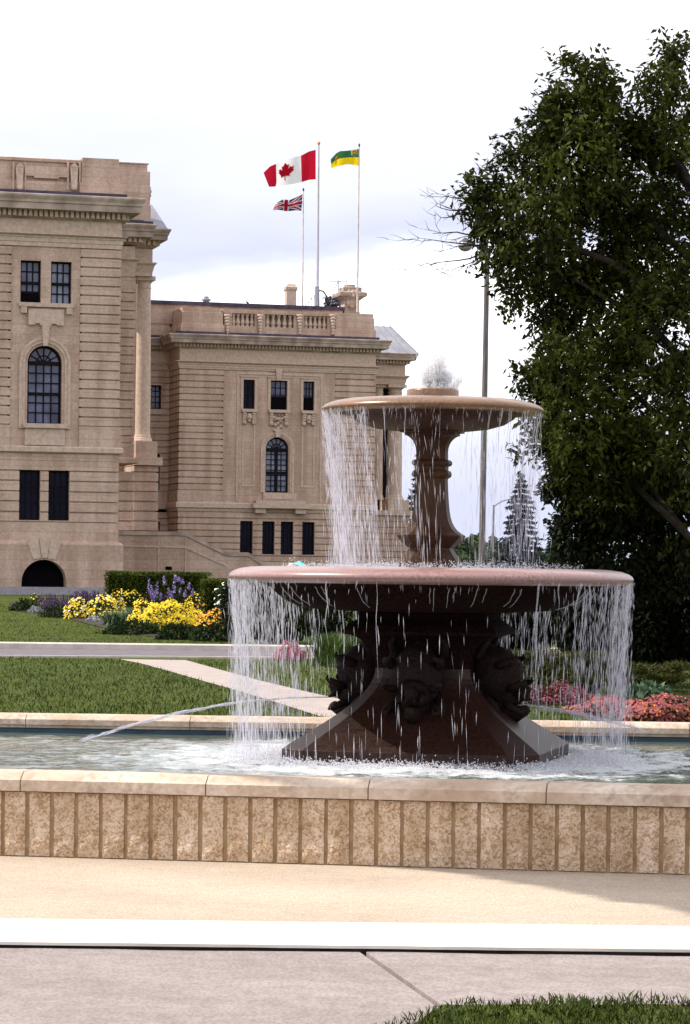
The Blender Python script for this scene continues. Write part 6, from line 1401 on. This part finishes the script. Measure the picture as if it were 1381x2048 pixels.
bed('garden_plant', (56, 88), (1214, 1226), 82, 0, [], 'low silver leafed plant on the lawn edge', 'plant', n_leaf=260, n_fl=0, leaf=('silver', 0.12, 0.05), dep=0.3)
bed('garden_plant', (172, 202), (1232, 1244), 77, 0, [], 'low grey leafed plant at the bed edge by the strap leaves', 'plant', n_leaf=260, n_fl=0, leaf=('silver', 0.10, 0.04), dep=0.3)
# spiky plants
def spikes(name, us, vt, vb, Y, n, mat, label, w_=0.05, leafmat='green', nleaf=500):
    uc_ = (us[0] + us[1]) / 2; zg = gz(Y); c = at(uc_, vb, Y); e = empty(name, (c.x, Y, zg), label, 'flowers')
    a = (us[1] - us[0]) / 2 / F_PX * Y; zt = at(uc_, vt, Y).z; hh = zt - zg
    P, pd = ell(nleaf, (c.x, Y, zg), (a, 0.5, hh * 0.55), 0.1); k = P[:, 2] > zg
    np_mesh('foliage', leaves(P[k], 0.16, 0.03, -0.8, pd[k]), 4, leafmat, e)
    C = []; m = MB()
    for q in range(n):
        x = c.x + (rng.random() * 2 - 1) * a; y = Y + (rng.random() - 0.5) * 0.7; top = zg + hh * (0.72 + 0.3 * rng.random()); ln = rng.normal() * 0.06
        m.tube([(x, y, zg), (x + ln, y, top)], 0.006, 4); t = 0.55 + 0.45 * rng.random(34)
        rad = w_ * (1.15 - (t - 0.55) / 0.45) ; C.append(np.stack([x + ln * t + rng.normal(size=34) * rad * 0.5, y + rng.normal(size=34) * rad * 0.5, zg + (top - zg) * t], 1))
    m.build('stems', 'green', e); C = np.concatenate(C); o = np_mesh('blossoms', leaves(C, w_ * 0.9, w_ * 0.75, 0), 4, mat, e); o['kind'] = 'stuff'
spikes('flower_clump', (78, 150), 1187, 1235, 83, 70, 'dpurple', 'dense dark purple salvia at the left end of the bed', 0.035, 'green', 700)
spikes('flower_clump', (148, 212), 1180, 1210, 88, 60, 'dpurple', 'mauve salvia in front of the left hedge corner', 0.04, 'green', 500)
spikes('flower_clump', (440, 468), 1188, 1235, 79, 8, 'white_fl', 'white flower spikes beside the falling water', 0.06, 'green', 300)
# delphiniums with their own measured spikes
Y = 82; zg = gz(Y); c = at(345, 1210, Y); e = empty('flower_clump', (c.x, Y, zg), 'tall violet delphinium spikes standing in front of the hedge', 'flowers')
m = MB(); C = []
for (u, v0, v1, ub) in [(299, 1157, 1190, 300), (304, 1170, 1196, 302), (315, 1163, 1190, 312), (311, 1180, 1200, 313), (328, 1153, 1169, 331), (338, 1176, 1195, 337), (349, 1163, 1188, 347), (352, 1150, 1162, 350), (358.5, 1154, 1163, 356), (365, 1158, 1167, 362), (371, 1178, 1194, 368), (379, 1165, 1177, 376), (386, 1178, 1192, 384), (331, 1190, 1206, 333), (322, 1185, 1200, 322), (344, 1182, 1198, 346), (361, 1176, 1188, 360), (308, 1185, 1200, 308)]:
    y = Y + rng.normal() * 0.25; a, b = at(u, v0 - 7, y), at(u + (ub - u) * 0.3, v1, y); f = Vector((at(ub, 1200, y).x, y, zg)); m.tube([f, b, a], [0.012, 0.009, 0.003], 5)
    t = rng.random(64) ** 0.8; P = np.array(at(u, v0, y))[None] * (1 - t[:, None]) + np.array(b)[None] * t[:, None]; C.append(P + rng.normal(size=(64, 3)) * (0.012 + 0.024 * t[:, None]) * np.array([1, 1, 0.6]))
m.build('stems', 'green', e); o = np_mesh('blossoms', leaves(np.concatenate(C), 0.045, 0.038, 0.0), 4, 'purple', e); o['kind'] = 'stuff'
P, pd = ell(900, (c.x, Y, zg), (0.75, 0.4, 0.85), 0.1); k = P[:, 2] > zg; np_mesh('foliage', leaves(P[k], 0.13, 0.05, -0.4, pd[k]), 4, 'green', e)
# strap-leaved plants
def strap_plant(name, us, vt, vb, Y, n, mat, label, wd=0.022, arch=0.75):
    uc_ = (us[0] + us[1]) / 2; zg = gz(Y); c = at(uc_, vb, Y); a = (us[1] - us[0]) / 2 / F_PX * Y; hh = at(uc_, vt, Y).z - zg
    e = empty(name, (c.x, Y, zg), label, 'plant'); V = []
    for q in range(n):
        ang = rng.random() * 6.28; x0 = c.x + rng.normal() * a * 0.38; y0 = Y + rng.normal() * 0.25; L_ = hh * (0.8 + 0.5 * rng.random()); sp = (0.3 + rng.random() * arch) * L_
        dx_, dy_ = math.cos(ang), math.sin(ang); px_, py_ = -dy_, dx_; prev = None; ts = (0, 0.35, 0.7, 1.0)
        pt = []
        for t in ts:
            r_ = sp * t; z = zg + L_ * (1.35 * t - (0.35 + arch * 0.5) * t * t); w2 = wd * (1 - 0.85 * t) * 0.5 + 0.001
            pt.append(((x0 + dx_ * r_ + px_ * w2, y0 + dy_ * r_ + py_ * w2, max(zg, z)), (x0 + dx_ * r_ - px_ * w2, y0 + dy_ * r_ - py_ * w2, max(zg, z))))
        V.append([p for pr in pt for p in pr])
    np_mesh('leaves', np.array(V), 8, mat, e, (0, 0, 0), [(0, 1, 3, 2), (2, 3, 5, 4), (4, 5, 7, 6)])
strap_plant('garden_plant', (205, 262), 1212, 1264, 77.5, 320, 'strap', 'arching green strap leaves left of the yellow mound', 0.05, 0.9)
strap_plant('garden_plant', (255, 325), 1203, 1240, 79.5, 320, 'strap', 'green strap leaves behind the yellow mound', 0.05, 0.9)
strap_plant('ornamental_grass', (625, 695), 1268, 1328, 50, 750, 'lime', 'spiky bright green ornamental grass left of the plinth, seen through water', 0.02, 0.35)
strap_plant('ornamental_grass', (690, 765), 1265, 1330, 50.5, 800, 'lime', 'spiky bright green ornamental grass next to the plinth waist', 0.02, 0.35)
bed('flower_clump', (550, 612), (1289, 1322), 53, 0, [('magenta', 1)], 'low magenta flowering shrub where the kerb ends', n_leaf=500, n_fl=420, fl_size=0.045, leaf=('begonia', 0.06, 0.03), dep=0.5)
bed('flower_clump', (1050, 1205), (1371, 1410), 36, 0, [('magenta', 1)], 'bed of red brown begonias beside the right dolphin', n_leaf=3000, n_fl=240, fl_size=0.03, leaf=('begonia', 0.05, 0.035), dep=0.5)
bed('flower_clump', (1150, 1300), (1396, 1434), 33.2, 0, [('pink', 1)], 'pink flowers in the bed behind the right water curtain', n_leaf=1700, n_fl=900, fl_size=0.032, leaf=('green', 0.06, 0.035), dep=0.55)
bed('flower_clump', (1235, 1400), (1396, 1446), 32, 0, [('pink', 0.93), ('orange', 0.07)], 'pink and coral flowers at the right edge above the pool coping', n_leaf=1800, n_fl=900, fl_size=0.034, leaf=('green', 0.06, 0.035), dep=0.55)
bed('garden_plant', (1245, 1350), (1366, 1400), 35.5, 0, [], 'broad pale green leaves behind the pink flowers', 'plant', n_leaf=260, n_fl=0, leaf=('hosta', 0.16, 0.11), dep=0.4)
# soil of the beds
for uvs, lb_ in (([(20, 1221), (120, 1232), (200, 1255), (300, 1274), (480, 1281), (560, 1270), (560, 1215), (210, 1200), (20, 1205)], 'dark soil of the flower bed by the hedge'), ([(1045, 1408), (1150, 1412), (1240, 1440), (1420, 1450), (1420, 1395), (1200, 1380), (1050, 1388)], 'dark soil of the bed beside the pool')):
    m = MB(); P = [on_ground(u, v) for u, v in uvs]; m.add([(p.x, p.y, gz(p.y) + 0.012) for p in P], [tuple(range(len(P)))]); tag(m.build('bed_soil', 'soil'), lb_, 'soil', kind='structure')

# ================================================================== people behind the bowl
Yq = 97.0; zg = gz(Yq)
h0 = at(584, 1126, Yq)
pe = empty('person', (h0.x, Yq, zg), 'person in a cream sun hat mostly hidden behind the lower bowl', 'person')
m = MB(); H = h0.z - zg
rings = []
for z, rx, ry in ((0.0, 0.10, 0.12), (0.06, 0.09, 0.09), (0.25, 0.13, 0.10), (0.48, 0.17, 0.12), (0.62, 0.15, 0.10), (0.78, 0.20, 0.11), (0.82, 0.16, 0.09), (0.835, 0.06, 0.06), (0.87, 0.055, 0.06), (0.89, 0.075, 0.085), (0.93, 0.085, 0.10), (0.97, 0.08, 0.095), (0.995, 0.04, 0.05)):
    rings.append([(h0.x + rx * math.cos(q * math.pi / 8), Yq + ry * math.sin(q * math.pi / 8), zg + z * (H - 0.04)) for q in range(16)])
m.loft(rings)
for sg in (-1, 1): m.tube([(h0.x + sg * 0.18, Yq, zg + 0.78 * H), (h0.x + sg * 0.25, Yq - 0.03, zg + 0.60 * H), (h0.x + sg * 0.22, Yq - 0.14, zg + 0.48 * H)], [0.05, 0.042, 0.03], 8)
m.build('body', 'shirt', pe, None, True)
m = MB(); m.lathe([(0.17, zg + H - 0.10), (0.165, zg + H - 0.085), (0.10, zg + H - 0.07), (0.105, zg + H - 0.03), (0.07, zg + H), (0.02, zg + H + 0.005)], (h0.x, Yq), 18); m.build('sun_hat', 'cream', pe, None, True)
tc_ = at(606, 1128, Yq - 0.5)
um = empty('parasol', (tc_.x, Yq - 0.5, gz(Yq)), 'tilted teal parasol just showing over the lower bowl rim', 'parasol')
m = MB()
apex = at(599, 1121, Yq - 0.5); c_ = at(603, 1134, Yq - 0.5)
ringp = []
for k in range(8):
    a = 2 * math.pi * k / 8; ringp.append(c_ + Vector((0.36 * math.cos(a) + 0.10, 0.36 * math.sin(a), -0.14 * math.cos(a) - 0.02)))
m.add([apex] + ringp, [(0, k + 1, (k + 1) % 8 + 1) for k in range(8)]); m.build('canopy', 'teal', um)
m = MB(); m.tube([(c_.x, Yq - 0.5, gz(Yq)), apex], 0.012, 6); m.build('stick', 'grey_metal', um)

# ================================================================== tree added out of frame, its crown cut to shade the paving at the right
tl = empty('shade_tree', (-6.6, 17.2, 0), 'broad leafy tree added left of the pool, out of view, to shade the paving', 'tree')
Pa, Pb = on_ground(905, 1739, 0), on_ground(1340, 1813, 0)
kx = math.cos(SUN_EL) * math.cos(SUN_AZ) / math.sin(SUN_EL); ky = -math.cos(SUN_EL) * math.sin(SUN_AZ) / math.sin(SUN_EL)
ld = (Pb - Pa).normalized(); ln_ = Vector((-ld.y, ld.x, 0)); C = []
if ln_.x < 0: ln_ = -ln_
while len(C) < 9000:
    along = rng.random() * 4.6 - 1.6; off_ = 0.02 + rng.random() * 2.4
    g = Pa + ld * along + ln_ * off_
    if g.y > 16.4: continue
    z = 8.2 + rng.random() * 1.3
    C.append((g.x - kx * z, g.y - ky * z, z))
np_mesh('crown', leaves(np.array(C), 0.26, 0.16, 0.0), 4, 'tree_leaf', tl)
m = MB(); m.tube([(-6.6, 17.2, -0.1), (-6.5, 17.1, 3), (-6.2, 16.9, 6), (-5.4, 15.6, 8.4)], [0.22, 0.17, 0.12, 0.05], 9); m.tube([(-6.3, 16.95, 5.5), (-5.9, 15.9, 7.6), (-5.4, 14.6, 8.8)], [0.09, 0.07, 0.03], 7); m.build('trunk', 'bark', tl)
